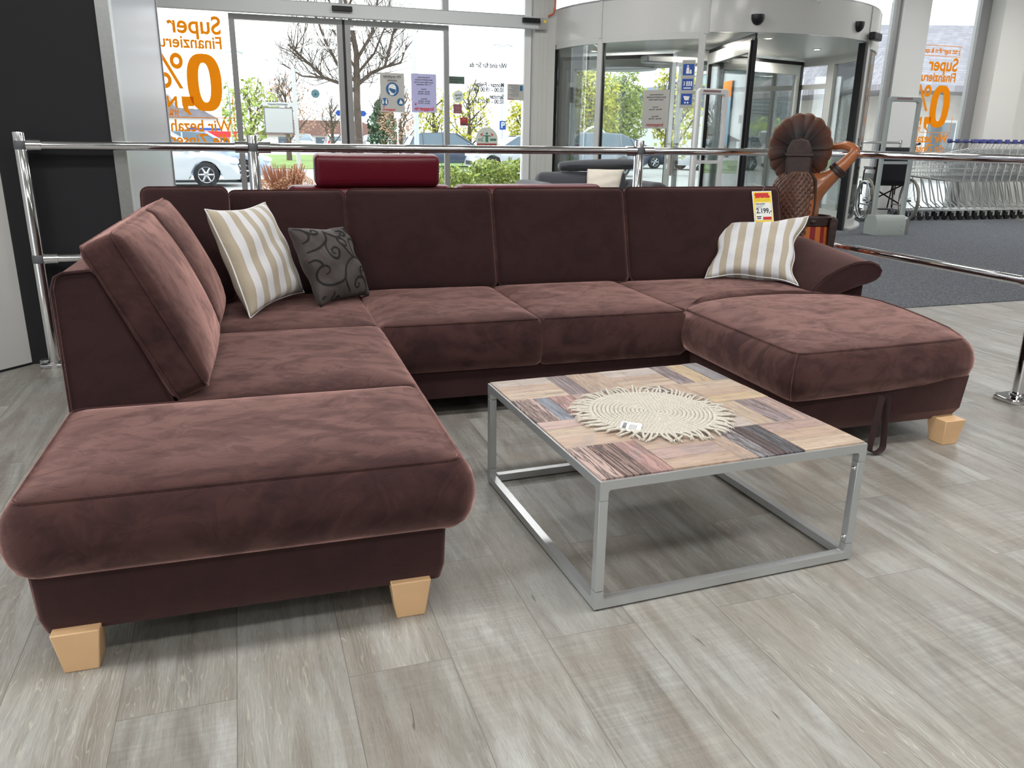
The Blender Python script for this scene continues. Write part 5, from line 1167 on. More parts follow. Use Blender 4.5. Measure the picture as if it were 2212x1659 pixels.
for k in range(3):
    z = 0.18 - 0.185 * k; b_ = MB().box(-0.072, -0.0022, z - 0.07, 0.072, -0.001, z + 0.07).build('pictogram', BLUE, t); mb = MB()
    if k == 0: shape2d(mb, disc_pts(-0.01, z + 0.045, 0.012, 12), -0.0032); shape2d(mb, [(-0.03, z - 0.05), (0.012, z - 0.05), (0.008, z + 0.028), (-0.025, z + 0.028)], -0.0032); shape2d(mb, [(0.015, z - 0.05), (0.045, z - 0.05), (0.038, z + 0.0), (0.02, z + 0.0)], -0.0032)
    elif k == 1: text_add(mb, '3', 0.07, -0.045, z + 0.008, -0.0030, 0.9, 0.001); [mb.box(-0.015 + 0.028 * q, -0.0032, z - 0.02, 0.003 + 0.028 * q, -0.0024, z + 0.04) for q in range(3)]; mb.box(-0.05, -0.0032, z - 0.052, 0.05, -0.0024, z - 0.038)
    else: shape2d(mb, [(-0.045, z + 0.04), (0.04, z + 0.035), (0.028, z - 0.015), (-0.022, z - 0.015)], -0.0032); shape2d(mb, disc_pts(-0.015, z - 0.045, 0.012, 10), -0.0032); shape2d(mb, disc_pts(0.02, z - 0.045, 0.012, 10), -0.0032)
    mb.build('symbol', PAPER, b_)
W0 = radians(254.7) + BY; pc = EW(*RC)
t = thing('info_strip', 'narrow blue and orange info film on the nearest wing of the revolving door', 'sticker', pc + Vector((1.55 * cos(W0), 1.55 * sin(W0), 1.75)) + Vector((-0.01 * sin(W0), 0.01 * cos(W0), 0)) * -1, W0 + pi)
MB().box(-0.20, 0.010, 0.12, 0.20, 0.012, 0.34).build('orange_film', mat('light_orange_film', srgb(226, 140, 60), 0.6), t); MB().box(-0.20, 0.010, -0.55, 0.12, 0.012, 0.12).build('blue_film', mat('sky_blue_film', srgb(150, 192, 220), 0.6), t)
MB().box(-0.20, 0.010, -0.72, 0.20, 0.012, -0.55).build('logo_field', PAPERG, t); L_(t, 'logo', REDF, [('knappstein', 0.07, 0, -0.635, 0.8, 0.001, 'CENTER')], 0.008)

# ---------------------------------------------------------------- security antennas
def antenna(e, d, w, label, m, rz):
    t = thing('security_antenna', label, 'security gate', EW(e, d), rz); h = 1.88; r = 0.028
    fr = MB(); fr.prism([(-w / 2, 0.18), (-w / 2 + 0.05, 0.18), (-w / 2 + 0.05, h - 0.09), (-w / 2 + 0.07, h - 0.07), (w / 2 - 0.07, h - 0.07), (w / 2 - 0.05, h - 0.09), (w / 2 - 0.05, 0.18), (w / 2, 0.18), (w / 2, h - 0.03), (w / 2 - 0.03, h), (-w / 2 + 0.03, h), (-w / 2, h - 0.03)], 'y', -0.03, 0.03)
    o = fr.build('loop', m, t); bevel(o, 0.012, 3); MB().box(-0.15, -0.0315, h - 0.045, 0.10, -0.030, h - 0.02).build('label', mat('antenna_label', srgb(150, 120, 120), 0.6), o)
    MB().box(-w / 2 + 0.05, -0.008, 0.98, w / 2 - 0.05, 0.008, 1.02).build('crossbar', m, t)
    b_ = MB().prism([(-0.14, 0.0), (0.14, 0.0), (0.14, 0.20), (0.09, 0.28), (-0.09, 0.28), (-0.14, 0.20)], 'x', -w / 2 - 0.005, w / 2 - 0.05).build('base', mat('antenna_base', srgb(170, 178, 174), 0.4), t); bevel(b_, 0.006)
    MB().box(w / 2 - 0.05, -0.12, 0, w / 2 + 0.02, 0.12, 0.22).build('cover', FRAMEG, t)
    for x, z in ((-0.2, 0.06), (0.14, 0.06), (0.14, 0.13)): MB().lathe([(0, 0.002), (0.008, 0.0)], 10, (x, -0.1405, z), 'y').build('screw', BLACK, b_)
    for z in (0.285,): MB().box(0.05, -0.03, z - 0.002, 0.16, -0.015, z + 0.003).build('slot', BLACK, b_)
antenna(8.80, 9.35, 0.52, 'grey security antenna gate standing in front of the wheelchair', mat('antenna_grey', srgb(176, 184, 182), 0.35), BY - 0.1)
antenna(5.70, 9.25, 0.44, 'white security antenna gate left of the revolving door opening', WHITE, BY)

# ---------------------------------------------------------------- wheelchair
wcx = thing('wheelchair', 'folding wheelchair with black fabric back parked beside the trolleys, seen from behind', 'wheelchair', EW(10.28, 11.00, 0.006), BY - 0.35)
BF = mat('black_nylon', srgb(17, 18, 26), 0.85, noise=0.1, nscale=300); DF = mat('dark_red_frame', srgb(48, 28, 34), 0.3, 0.3); TY_ = mat('grey_tyre', srgb(140, 136, 124), 0.8)
def ring(mb, c, R, r, n=48, ax='x'):
    pts = [Vector(c) + (Vector((0, R * cos(2 * pi * k / n), R * sin(2 * pi * k / n)))) for k in range(n)]; mb.tube(pts, r, 8, True)
for s_ in (-1, 1):
    c = (s_ * 0.30, 0.0, 0.30); w_ = MB(); ring(w_, c, 0.285, 0.016); o = w_.build('rear_wheel', TY_, wcx)
    q = MB(); ring(q, c, 0.262, 0.009); ring(q, (c[0] + s_ * 0.035, 0, 0.30), 0.255, 0.009); q.tube([(c[0] - 0.03, 0, 0.3), (c[0] + 0.03, 0, 0.3)], 0.025, 12)
    for k in range(24): a = 2 * pi * k / 24; q.tube([(c[0] + (0.02 if k % 2 else -0.02), 0.02 * cos(a), 0.30 + 0.02 * sin(a)), (c[0], 0.258 * cos(a + 0.1), 0.30 + 0.258 * sin(a + 0.1))], 0.0015, 4)
    q.build('rim', STEEL, o)
    f = MB(); x = s_ * 0.235
    f.tube([(x, -0.08, 0.20), (x, -0.07, 0.60), (x, -0.10, 1.06), (x, -0.20, 1.07)], 0.011, 8); f.tube([(x, -0.05, 0.72), (x, 0.30, 0.72), (x, 0.33, 0.68), (x, 0.33, 0.35)], 0.010, 8); f.tube([(x, -0.07, 0.52), (x, 0.42, 0.54), (x, 0.50, 0.15)], 0.011, 8); f.tube([(x, -0.07, 0.22), (x, 0.36, 0.22), (x, 0.42, 0.53)], 0.011, 8)
    f.tube([(x, 0.36, 0.22), (x, 0.36, 0.14)], 0.011, 8); f.build('side_frame', DF, wcx)
    MB().box(x - 0.025, -0.05, 0.722, x + 0.025, 0.30, 0.752).build('arm_pad', BLACK, wcx); MB().box(x - 0.004, -0.03, 0.56, x + 0.004, 0.30, 0.66).build('side_guard', CLAMP, wcx)
    cw = MB(); ring(cw, (x, 0.36, 0.085), 0.068, 0.016, 24); cw.tube([(x - 0.02, 0.36, 0.085), (x + 0.02, 0.36, 0.085)], 0.02, 10); cw.build('castor', CLAMP, wcx)
    MB().tube([(x, -0.11, 1.065), (x, -0.22, 1.072)], 0.017, 10).build('push_grip', BLACK, wcx)
    MB().box(x - 0.09 - (0.03 * s_), 0.50, 0.12, x + 0.09 - (0.03 * s_), 0.62, 0.135).build('footplate', BLACK, wcx)
q = MB().grid(lambda u, v: Vector((-0.235 + 0.47 * u, -0.075 - 0.04 * v - 0.03 * sin(pi * u), 0.50 + 0.52 * v)), 10, 6).build('backrest', BF, wcx); sm = q.modifiers.new('s', 'SOLIDIFY'); sm.thickness = 0.012
MB().box(-0.23, -0.05, 0.50, 0.23, 0.38, 0.525).build('seat', BF, wcx); MB().tube([(-0.235, 0.12, 0.24), (0.235, 0.12, 0.50)], 0.011, 8).tube([(0.235, 0.14, 0.24), (-0.235, 0.14, 0.50)], 0.011, 8).build('cross_brace', DF, wcx)

wcx.scale = (1.2, 1.2, 1.17)
# ---------------------------------------------------------------- shopping trolleys, one pushed into the other
WIRE = mat('zinc_wire', (0.62, 0.64, 0.64, 1), 0.3, 0.9); CAPB = mat('blue_handle_cap', srgb(74, 80, 150), 0.4); CAPG = mat('grey_handle_cap', srgb(206, 204, 192), 0.5); NAVY = mat('navy_plastic', srgb(22, 30, 96), 0.4)
def make_cart():
    t = thing('shopping_trolley', 'x', 'shopping trolley')
    # local: front towards -x, handle at x=+0.55 ; y width
    b_ = MB(); rw = 0.0032
    def sec(x): k = (x + 0.50) / 1.0; return 0.20 + 0.065 * k, 0.74 - 0.10 * k, 1.02 + 0.17 * k   # half width, bottom z, top z
    xs = [-0.50 + 0.0625 * k for k in range(17)]
    for x in xs:
        w_, z0, z1 = sec(x); xt = x - 0.02; b_.tube([(xt, -w_, z1), (x, -w_ * 0.86, z0), (x, w_ * 0.86, z0), (xt, w_, z1)], rw, 4, caps=False)
    for j in range(6):
        k = j / 5; pts = [];
        for s_ in (-1,):
            w0, a0, b0 = sec(-0.50); w1, a1, b1 = sec(0.50); f0 = 0.86 + 0.14 * k
            b_.tube([(0.5, -w1 * f0, a1 + (b1 - a1) * k), (-0.5 - 0.02 * k, -w0 * f0, a0 + (b0 - a0) * k), (-0.5 - 0.02 * k, w0 * f0, a0 + (b0 - a0) * k), (0.5, w1 * f0, a1 + (b1 - a1) * k)], rw * (2.0 if j in (0, 5) else 1.0), 4, caps=False)
    for j in range(5):
        y = -0.8 + 0.4 * j; b_.tube([(0.5, 0.265 * 0.86 * y, 0.64), (-0.5, 0.2 * 0.86 * y, 0.74)], rw, 4, caps=False)
        b_.tube([(-0.5, 0.2 * 0.86 * y, 0.74), (-0.52, 0.2 * y, 1.02)], rw, 4, caps=False)
    b_.build('basket', WIRE, t)
    f = MB()
    for s_ in (-1, 1):
        f.tube([(-0.34, s_ * 0.19, 0.70), (-0.18, s_ * 0.22, 0.30), (0.02, s_ * 0.25, 0.18), (0.42, s_ * 0.26, 0.16)], 0.010, 6); f.tube([(0.10, s_ * 0.23, 0.66), (0.36, s_ * 0.255, 0.17)], 0.010, 6)
        f.tube([(-0.52, s_ * 0.17, 0.17), (-0.1, s_ * 0.21, 0.165), (0.42, s_ * 0.26, 0.16)], 0.009, 6); f.tube([(0.5, s_ * 0.24, 0.64), (0.54, s_ * 0.27, 1.20), (0.60, s_ * 0.27, 1.30)], 0.010, 6)
    f.tube([(-0.52, -0.17, 0.17), (-0.52, 0.17, 0.17)], 0.009, 6)
    for k in range(7): x = -0.45 + 0.14 * k; f.tube([(x, -0.19, 0.17), (x, 0.19, 0.17)], 0.0035, 4)
    f.build('chassis', WIRE, t)
    h_ = MB().tube([(0.60, -0.25, 1.30), (0.60, 0.25, 1.30)], 0.013, 8).build('handle', NAVY, t)
    for s_ in (-1, 1): o = MB().box(0.565, s_ * 0.27 - 0.022, 1.275, 0.650, s_ * 0.27 + 0.022, 1.345).build('handle_cap', CAPB, t); bevel(o, 0.012, 2)
    for x in (-0.42, 0.40):
        for s_ in (-1, 1):
            yy_ = s_ * (0.18 if x < 0 else 0.25); w_ = MB().lathe([(0.0, -0.012), (0.045, -0.014), (0.062, -0.012), (0.0625, 0.012), (0.045, 0.014), (0.0, 0.012)], 18, (x + 0.02, yy_, 0.0635), 'y').build('castor', RUBBER, t)
            MB().box(x, yy_ - 0.024, 0.07, x + 0.04, yy_ - 0.019, 0.15).box(x, yy_ + 0.019, 0.07, x + 0.04, yy_ + 0.024, 0.15).box(x, yy_ - 0.024, 0.145, x + 0.04, yy_ + 0.024, 0.16).build('fork', STEEL, w_)
    fl_ = MB().box(0.48, -0.2, 0.92, 0.49, 0.2, 1.10).build('child_seat_flap', NAVY, t)
    return t
cart = make_cart(); cart.location = EW(11.25, 11.15, 0.006); cart.rotation_euler = (0, 0, BY)
ordn = ['first', 'second', 'third', 'fourth', 'fifth', 'sixth', 'seventh', 'eighth', 'ninth', 'tenth', 'eleventh', 'twelfth', 'thirteenth', 'fourteenth']
cart['label'] = 'shopping trolley with blue handle caps, front one of the nested row beside the wheelchair'; cart['group'] = 'nested shopping trolleys'
for k in range(1, 14):
    c = dup(cart, EW(11.25 + 0.175 * k, 11.15, 0.006), BY, 'shopping trolley with %s handle caps, %s from the front of the nested row' % ('blue' if k < 7 else 'pale grey', ordn[k]), 'nested shopping trolleys')
    if k >= 7:
        for ch_ in c.children:
            if ch_.name.startswith('handle_cap'): ch_.data = ch_.data.copy(); ch_.data.materials[0] = CAPG
            if ch_.name.startswith('handle.') or ch_.name == 'handle': ch_.data = ch_.data.copy(); ch_.data.materials[0] = CAPG
for c_ in list(COL.objects):
    if c_.name.startswith('handle_cap') and c_.data.materials[0] is CAPB: pass
br = thing('trolley_barrier', 'low chrome barrier bar behind the wheelchair along the glass', 'barrier', EW(10.6, 11.85, 0.006), BY)
MB().tube([(-0.62, 0, 1.27), (0.62, 0, 1.27)], 0.022, 12).build('bar', CHROME, br)
for x in (-0.6, 0.6): MB().tube([(x, 0, 0), (x, 0, 1.31)], 0.024, 12).build('post', CHROME, br)
# ---------------------------------------------------------------- outside: car park, hedges, trees, houses
GZ = -0.10
ASPH = mat('pale_asphalt', srgb(164, 162, 159), 0.85, noise=0.06, nscale=2); GRASS = mat('grass', srgb(112, 136, 66), 0.9, noise=0.2, nscale=1.5)
place(struct(MB().box(-70, D0 + 0.12, GZ - 0.2, 150, 190, GZ).build('ground_outside', ASPH)))
place(struct(MB().box(-40, 36, GZ, 12, 62, GZ + 0.03).box(14, 47, GZ, 40, 52, GZ + 0.03).build('lawn_outside', GRASS)))
place(struct(MB().box(-7, D0 + 0.12, GZ, 16, 13.9, GZ + 0.06).build('kerb_outside', mat('concrete', srgb(200, 196, 188), 0.9))))
BARK = mat('bark', srgb(112, 96, 82), 0.9, noise=0.25, nscale=8); BARKD = mat('dark_bark', srgb(92, 80, 74), 0.9, noise=0.2, nscale=8)
LG1 = m_leaf('yellow_green_leaves', srgb(150, 160, 48), srgb(200, 190, 60)); LG2 = m_leaf('fresh_green_leaves', srgb(122, 142, 66), srgb(172, 180, 92)); LG3 = m_leaf('dark_needles', srgb(52, 78, 58), srgb(86, 112, 82))
LG4 = m_leaf('autumn_twigs', srgb(150, 116, 100), srgb(188, 150, 120)); LG5 = m_leaf('bush_green', srgb(100, 140, 40), srgb(164, 190, 70)); LGR = m_leaf('brown_shrub_leaves', srgb(170, 120, 92), srgb(206, 160, 120))
LHED = m_leaf('hedge_leaves', srgb(86, 112, 52), srgb(176, 184, 84))
def twigs(mb, p, d, L, r, depth, rnd, spread=0.6, up=0.15, thin=0.6):
    pts = [p]; q = Vector(p); dd = Vector(d).normalized()
    for k in range(3):
        dd = (dd + Vector((rnd.uniform(-1, 1), rnd.uniform(-1, 1), rnd.uniform(-0.6, 1) * 1.0)) * 0.16 + Vector((0, 0, up * 0.3))).normalized(); q = q + dd * L / 3; pts.append(q)
    mb.tube(pts, [r, r * 0.85, r * 0.72, r * thin], 5 if r > 0.02 else 3, caps=False)
    if depth <= 0: return
    for k in range(rnd.choice((2, 3, 3))):
        i = rnd.choice((1, 2, 3, 3)); side = Vector((rnd.uniform(-1, 1), rnd.uniform(-1, 1), rnd.uniform(-0.3, 0.9)))
        nd = (dd * (1 - spread) + side.normalized() * spread + Vector((0, 0, up))).normalized(); twigs(mb, pts[i], nd, L * rnd.uniform(0.55, 0.8), r * thin * 0.9, depth - 1, rnd, spread, up, thin)
def leaves(mb, c, rx, rz, n, size, rnd, shell=0.55, cone=False, hollow=None):
    c = Vector(c)
    for k in range(n):
        while True:
            v = Vector((rnd.uniform(-1, 1), rnd.uniform(-1, 1), rnd.uniform(-1, 1)))
            if v.length < 1 and v.length > shell * rnd.random(): break
        if cone: w = (1 - (v.z + 1) / 2) * 1.25 + 0.05; v.x *= w; v.y *= w
        lump = 1 + 0.18 * sin(v.x * 7 + c.x) * cos(v.z * 8 + c.y)
        p = c + Vector((v.x * rx * lump, v.y * rx * lump, v.z * rz * lump)); s = size * rnd.uniform(0.6, 1.3)
        a = Vector((rnd.uniform(-1, 1), rnd.uniform(-1, 1), rnd.uniform(-1, 1))).normalized() * s; b_ = a.orthogonal().normalized() * s * 0.6
        mb.add([p - a, p - b_, p + a, p + b_], [(0, 1, 2, 3)])
def tree(name, label, e, d, zt, rx, m, n=1500, seed=1, crown=0.62, bark=BARK, size=0.16, cone=False, tr=0.16, group=None, depth=3, base=GZ):
    rnd = random.Random(seed); t = thing(name, label, 'tree', EW(e, d, base), BY, group); H = zt - base; mb = MB()
    mb.tube([(0, 0, 0), (0.03 * H * 0.1, 0, H * 0.25), (0, 0.02, H * 0.5), (0, 0, H * 0.8)], [tr, tr * 0.8, tr * 0.55, tr * 0.2], 8)
    for k in range(9):
        a = k * 2.4; h_ = H * (0.22 + 0.065 * k); twigs(mb, Vector((0, 0, h_)), (cos(a), sin(a), 0.9), rx * (0.85 - 0.03 * k), tr * 0.35, depth, rnd)
    mb.build('trunk', bark, t, 80)
    if n: lf = MB(); leaves(lf, (0, 0, H * (1 - crown / 2)), rx, H * crown / 2, n, size, rnd, cone=cone); lf.build('foliage', m, t)
    return t
# the bare tree in front of the door
rnd = random.Random(12)
t = thing('bare_tree', 'tall bare deciduous tree with spreading branches behind the sliding door', 'tree', EW(3.92, 28, GZ), BY); mb = MB()
mb.tube([(0.02, 0, 0), (0.0, 0, 1.2), (-0.02, 0, 2.4), (0.0, 0, 3.1), (0.03, 0, 3.9), (-0.10, 0, 4.8), (-0.35, 0, 5.8), (-0.5, 0.1, 7.4)], [0.15, 0.125, 0.115, 0.11, 0.09, 0.07, 0.05, 0.025], 10)
limbs = [([(0, 0, 2.75), (-0.45, 0.1, 2.98), (-1.0, 0.2, 3.15), (-1.55, 0.1, 3.62), (-2.1, 0, 4.1)], 0.075), ([(0, 0, 3.05), (-0.6, -0.3, 3.5), (-1.0, -0.5, 4.2), (-1.35, -0.6, 5.2)], 0.065), ([(0, 0, 2.95), (0.5, 0.1, 3.35), (0.95, 0.1, 3.55), (1.1, 0, 4.1), (1.35, 0, 4.9)], 0.07), ([(0.95, 0.1, 3.55), (1.5, 0.2, 3.7), (1.75, 0.2, 4.3)], 0.045), ([(0, 0, 3.7), (0.5, -0.4, 4.5), (0.7, -0.6, 5.6), (0.9, -0.6, 6.8)], 0.06),
         ([(-1.0, 0.2, 3.15), (-1.7, 0.4, 3.2), (-2.3, 0.4, 3.55)], 0.04), ([(-0.02, 0, 4.2), (-0.6, 0.4, 5.0), (-0.9, 0.5, 6.4)], 0.05), ([(0.02, 0, 3.3), (0.7, 0.6, 4.0), (1.3, 0.9, 5.2)], 0.05), ([(0, 0, 3.4), (-0.3, 0.7, 4.2), (-0.9, 1.0, 5.2)], 0.045), ([(-0.2, 0, 5.2), (0.3, 0.1, 6.3), (0.4, 0.1, 7.5)], 0.04)]
for pts, r in limbs:
    n = len(pts); mb.tube(pts, [r * (1 - 0.6 * k / (n - 1)) for k in range(n)], 7)
    for i in range(1, n):
        for _ in range(8 if i < n - 1 else 9):
            a, b_ = Vector(pts[i - 1]), Vector(pts[i]); p = a.lerp(b_, rnd.uniform(0.2, 1)); dr = (b_ - a).normalized(); side = Vector((rnd.uniform(-1, 1), rnd.uniform(-0.6, 0.6), rnd.uniform(-0.35, 1))).normalized()
            twigs(mb, p, dr * 0.5 + side * 0.7, rnd.uniform(0.55, 1.0), r * 0.26, 3, rnd, 0.55, 0.06, 0.62)
mb.build('trunk', mat('grey_brown_bark', srgb(86, 74, 64), 0.9, noise=0.3, nscale=6), t, 80)
tree('autumn_tree', 'small light green tree left of the white sign post', 0.75, 40, 3.7, 1.3, LG2, 900, 2, 0.75, size=0.11, tr=0.10)
tree('autumn_tree', 'bare reddish twiggy tree behind the white sign board', 2.8, 48, 4.5, 1.7, LG4, 1100, 3, 0.8, BARKD, 0.07, depth=4)
tree('autumn_tree', 'bare twiggy tree just left of the sliding door middle', 6.1, 56, 3.6, 1.3, LG4, 300, 4, 0.8, BARKD, 0.06, depth=4)
tree('conifer', 'dark green conifer right of the tall bare tree', 10.2, 60, 4.6, 1.5, LG3, 1800, 5, 0.95, BARKD, 0.16, True)
tree('autumn_tree', 'bare brown tree with rusty leaves behind the lilac notice', 9.9, 52, 3.8, 1.5, LG4, 1200, 6, 0.85, BARKD, 0.08, depth=4)
tree('autumn_tree', 'thin yellow green tree right of the grey lamp post', 10.4, 45, 3.8, 1.0, LG1, 800, 7, 0.8, BARKD, 0.09, depth=3)
tree('autumn_tree', 'loose yellow tree behind the stickers', 11.6, 42, 3.9, 1.2, LG1, 800, 8, 0.8, BARKD, 0.09, depth=4)
tree('autumn_tree', 'yellow green tree at the right edge of the front window', 15.6, 45, 3.7, 1.0, LG1, 1500, 9, 0.85, BARKD, 0.10)
tree('autumn_tree', 'broad yellow green tree seen through the left panes of the revolving door', 19.6, 45, 5.6, 1.75, LG1, 4200, 10, 0.90, BARK, 0.13)
tree('autumn_tree', 'pointed green and yellow tree seen through the middle panes of the revolving door', 23.2, 48, 5.5, 1.55, LG2, 3600, 11, 0.92, BARK, 0.13)
tree('autumn_tree', 'yellow leaved tree behind the notice on the revolving door', 16.8, 30, 4.4, 1.05, LG1, 1500, 12, 0.85, BARKD, 0.10)
tree('autumn_tree', 'small bare tree between the revolving door and the slate roofed house', 36.8, 40, 3.0, 0.9, LG4, 500, 14, 0.8, BARKD, 0.07, depth=4)
def bush(name, label, e, d, w, h_, dep, m, n, size, seed, stems=None):
    rnd = random.Random(seed); t = thing(name, label, 'bush', EW(e, d, GZ), BY); mb = MB()
    for k in range(n):
        x, y = rnd.uniform(-1, 1), rnd.uniform(-1, 1); zz = rnd.random() ** 0.6 * h_ * (0.82 + 0.18 * sin(x * w * 3.1) * cos(x * w * 1.7)) * (1 - 0.15 * x * x * (1 if w < 2 else 0.2))
        p = Vector((x * w / 2, y * dep / 2, zz)); s = size * rnd.uniform(0.6, 1.3); a = Vector((rnd.uniform(-1, 1), rnd.uniform(-1, 1), rnd.uniform(-1, 1))).normalized() * s; b_ = a.orthogonal().normalized() * s * 0.5
        mb.add([p - a, p - b_, p + a, p + b_], [(0, 1, 2, 3)])
    mb.build('foliage', m, t); st = MB()
    for k in range(stems or 12):
        x = rnd.uniform(-0.5, 0.5) * w * 0.6; st.tube([(x * 0.5, 0, 0), (x * 0.8, rnd.uniform(-0.2, 0.2) * dep, h_ * 0.5), (x * 1.3, rnd.uniform(-0.4, 0.4) * dep, h_ * rnd.uniform(0.8, 1.02))], [0.012, 0.008, 0.003], 4, caps=False)
    st.build('stems', BARKD if m is not LGR else mat('red_brown_twigs', srgb(172, 118, 90), 0.9), t); return t
bush('hedge', 'dense yellow green hedge right outside the front window', 4.25, 14.9, 3.1, 1.03, 1.1, LHED, 9000, 0.045, 31)
bush('brown_shrub', 'leafless reddish brown shrub outside the sliding door', 0.75, 14.7, 0.98, 0.88, 0.7, LGR, 3200, 0.020, 32, 260)
bush('green_bush', 'light green round bush seen through the revolving door opening', 31.6, 42, 5.0, 2.9, 2.5, LG5, 2600, 0.16, 33)
bush('green_bush', 'light green bush beside the white car near the slate roofed house', 36.4, 43.5, 4.0, 2.9, 2.0, LG5, 2000, 0.16, 34)
bush('hedge', 'long clipped hedge behind the parked cars', 22.0, 52.5, 22, 1.0, 1.0, LHED, 5000, 0.14, 35)

# street furniture
def pole(label, e, d, h, r, m, arms=0):
    t = thing('lamp_post', label, 'lamp post', EW(e, d, GZ), BY); MB().tube([(0, 0, 0), (0, 0, h * 0.5), (0, 0, h)], [r, r * 0.85, r * 0.6], 10).build('mast', m, t)
    for s_ in ((-1, 1) if arms == 2 else (1,) * (arms == 1)): MB().tube([(0, 0, h), (s_ * 0.4, 0, h + 0.12), (s_ * 0.75, 0, h + 0.05)], [r * 0.5, r * 0.45, 0.09], 8).build('lamp_arm', m, t)
GALV = mat('galvanised', srgb(190, 198, 210), 0.4, 0.3); WPOLE = mat('white_pole', srgb(236, 236, 236), 0.5)
pole('thick grey lamp post behind the lilac notice', 5.45, 26, 8.0, 0.085, GALV)
pole('tall thin lamp post with two arms at the right edge of the front window', 19.1, 60, 7.8, 0.09, GALV, 2)
pole('thin lamp post behind the orange 0 lettering', -0.12, 40, 4.8, 0.05, GALV, 1)
pole('pale lamp post in front of the broad yellow green tree', 14.3, 35, 7.5, 0.09, WPOLE)
pole('pale lamp post in front of the glass office building', 26.2, 34, 6.5, 0.07, WPOLE)
t = thing('sign_board', 'blank white sign board on a tall white post outside the sliding door', 'sign', EW(1.10, 16, GZ), BY)
MB().box(-0.035, -0.03, 0, 0.035, 0.03, 2.52).build('post', WPOLE, t); q = MB().box(-0.57, -0.04, 1.38, -0.05, 0.0, 1.84).build('board_frame', FRAMEG, t); MB().box(-0.55, -0.046, 1.40, -0.07, -0.04, 1.82).build('board', WHITE, q)
q = MB().box(-0.58, -0.04, 1.86, -0.04, 0.0, 1.93).build('title_board', WPOLE, t); mb = MB(); text_add(mb, 'Knappstein Einrichtungen', 0.045, -0.31, 1.893, -0.042, 0.75, 0.0, False); mb.build('title', INKG, q)
t = thing('direction_sign', 'blue and white arrow signs on two thin white posts behind the sliding door', 'sign', EW(3.95, 30, GZ), BY)
for s_, x in ((-1, -0.36), (1, 0.36)):
    MB().tube([(x, 0, 0), (x, 0, 2.2)], 0.022, 8).build('post', WPOLE, t); q = MB().prism([(s_ * 0.02, 2.02), (s_ * 0.48, 2.02), (s_ * 0.58, 2.13), (s_ * 0.48, 2.24), (s_ * 0.02, 2.24)], 'y', -0.04, -0.025).build('border', WPOLE, t)
    MB().prism([(s_ * 0.32, 2.04), (s_ * 0.47, 2.04), (s_ * 0.55, 2.13), (s_ * 0.47, 2.22), (s_ * 0.32, 2.22)], 'y', -0.046, -0.040).box(s_ * 0.27 - 0.012, -0.046, 2.04, s_ * 0.27 + 0.012, -0.04, 2.22).box(s_ * 0.2 - 0.018, -0.046, 2.04, s_ * 0.2 + 0.018, -0.04, 2.22).box(s_ * 0.12 - 0.02, -0.046, 2.04, s_ * 0.12 + 0.02, -0.04, 2.22).box(s_ * 0.05 - 0.015, -0.046, 2.04, s_ * 0.05 + 0.015, -0.04, 2.22).build('blue_field', BLUE, q)
t = thing('ad_board', 'thin white post with a small plate behind the mask notice', 'sign', EW(5.6, 30, GZ), BY); MB().tube([(0, 0, 0), (0, 0, 2.3)], 0.022, 8).build('post', WPOLE, t); MB().box(-0.12, -0.03, 2.0, 0.12, -0.02, 2.3).build('plate', WHITE, t)
t = thing('parking_sign', 'blue parking sign on a post beyond the white cars', 'sign', EW(16.6, 52, GZ), BY); MB().tube([(0, 0, 0), (0, 0, 2.6)], 0.03, 8).build('post', GALV, t); q = MB().box(-0.22, -0.05, 1.9, 0.22, -0.03, 2.45).build('plate', BLUE, t); mb = MB(); text_add(mb, 'P', 0.5, 0, 2.17, -0.056, 1, 0.01); mb.build('letter', WHITE, q)
t = thing('white_gate', 'white ornamental gate arch with small knobs in front of the broad tree', 'gate', EW(17.8, 40, GZ), BY)
g_ = MB().tube([(-0.85, 0, 0), (-0.85, 0, 1.5)], 0.06, 8).tube([(0.85, 0, 0), (0.85, 0, 1.5)], 0.06, 8).tube([(-0.85 + 1.7 * k / 12, 0, 1.45 + 0.55 * sin(pi * k / 12)) for k in range(13)], 0.05, 6).box(-0.85, -0.03, 0.2, 0.85, 0.03, 1.35); g_.build('arch', WPOLE, t)
for x in (-0.85, 0.85): MB().ball((x, 0, 1.6), 0.12).build('knob', REDP, t)

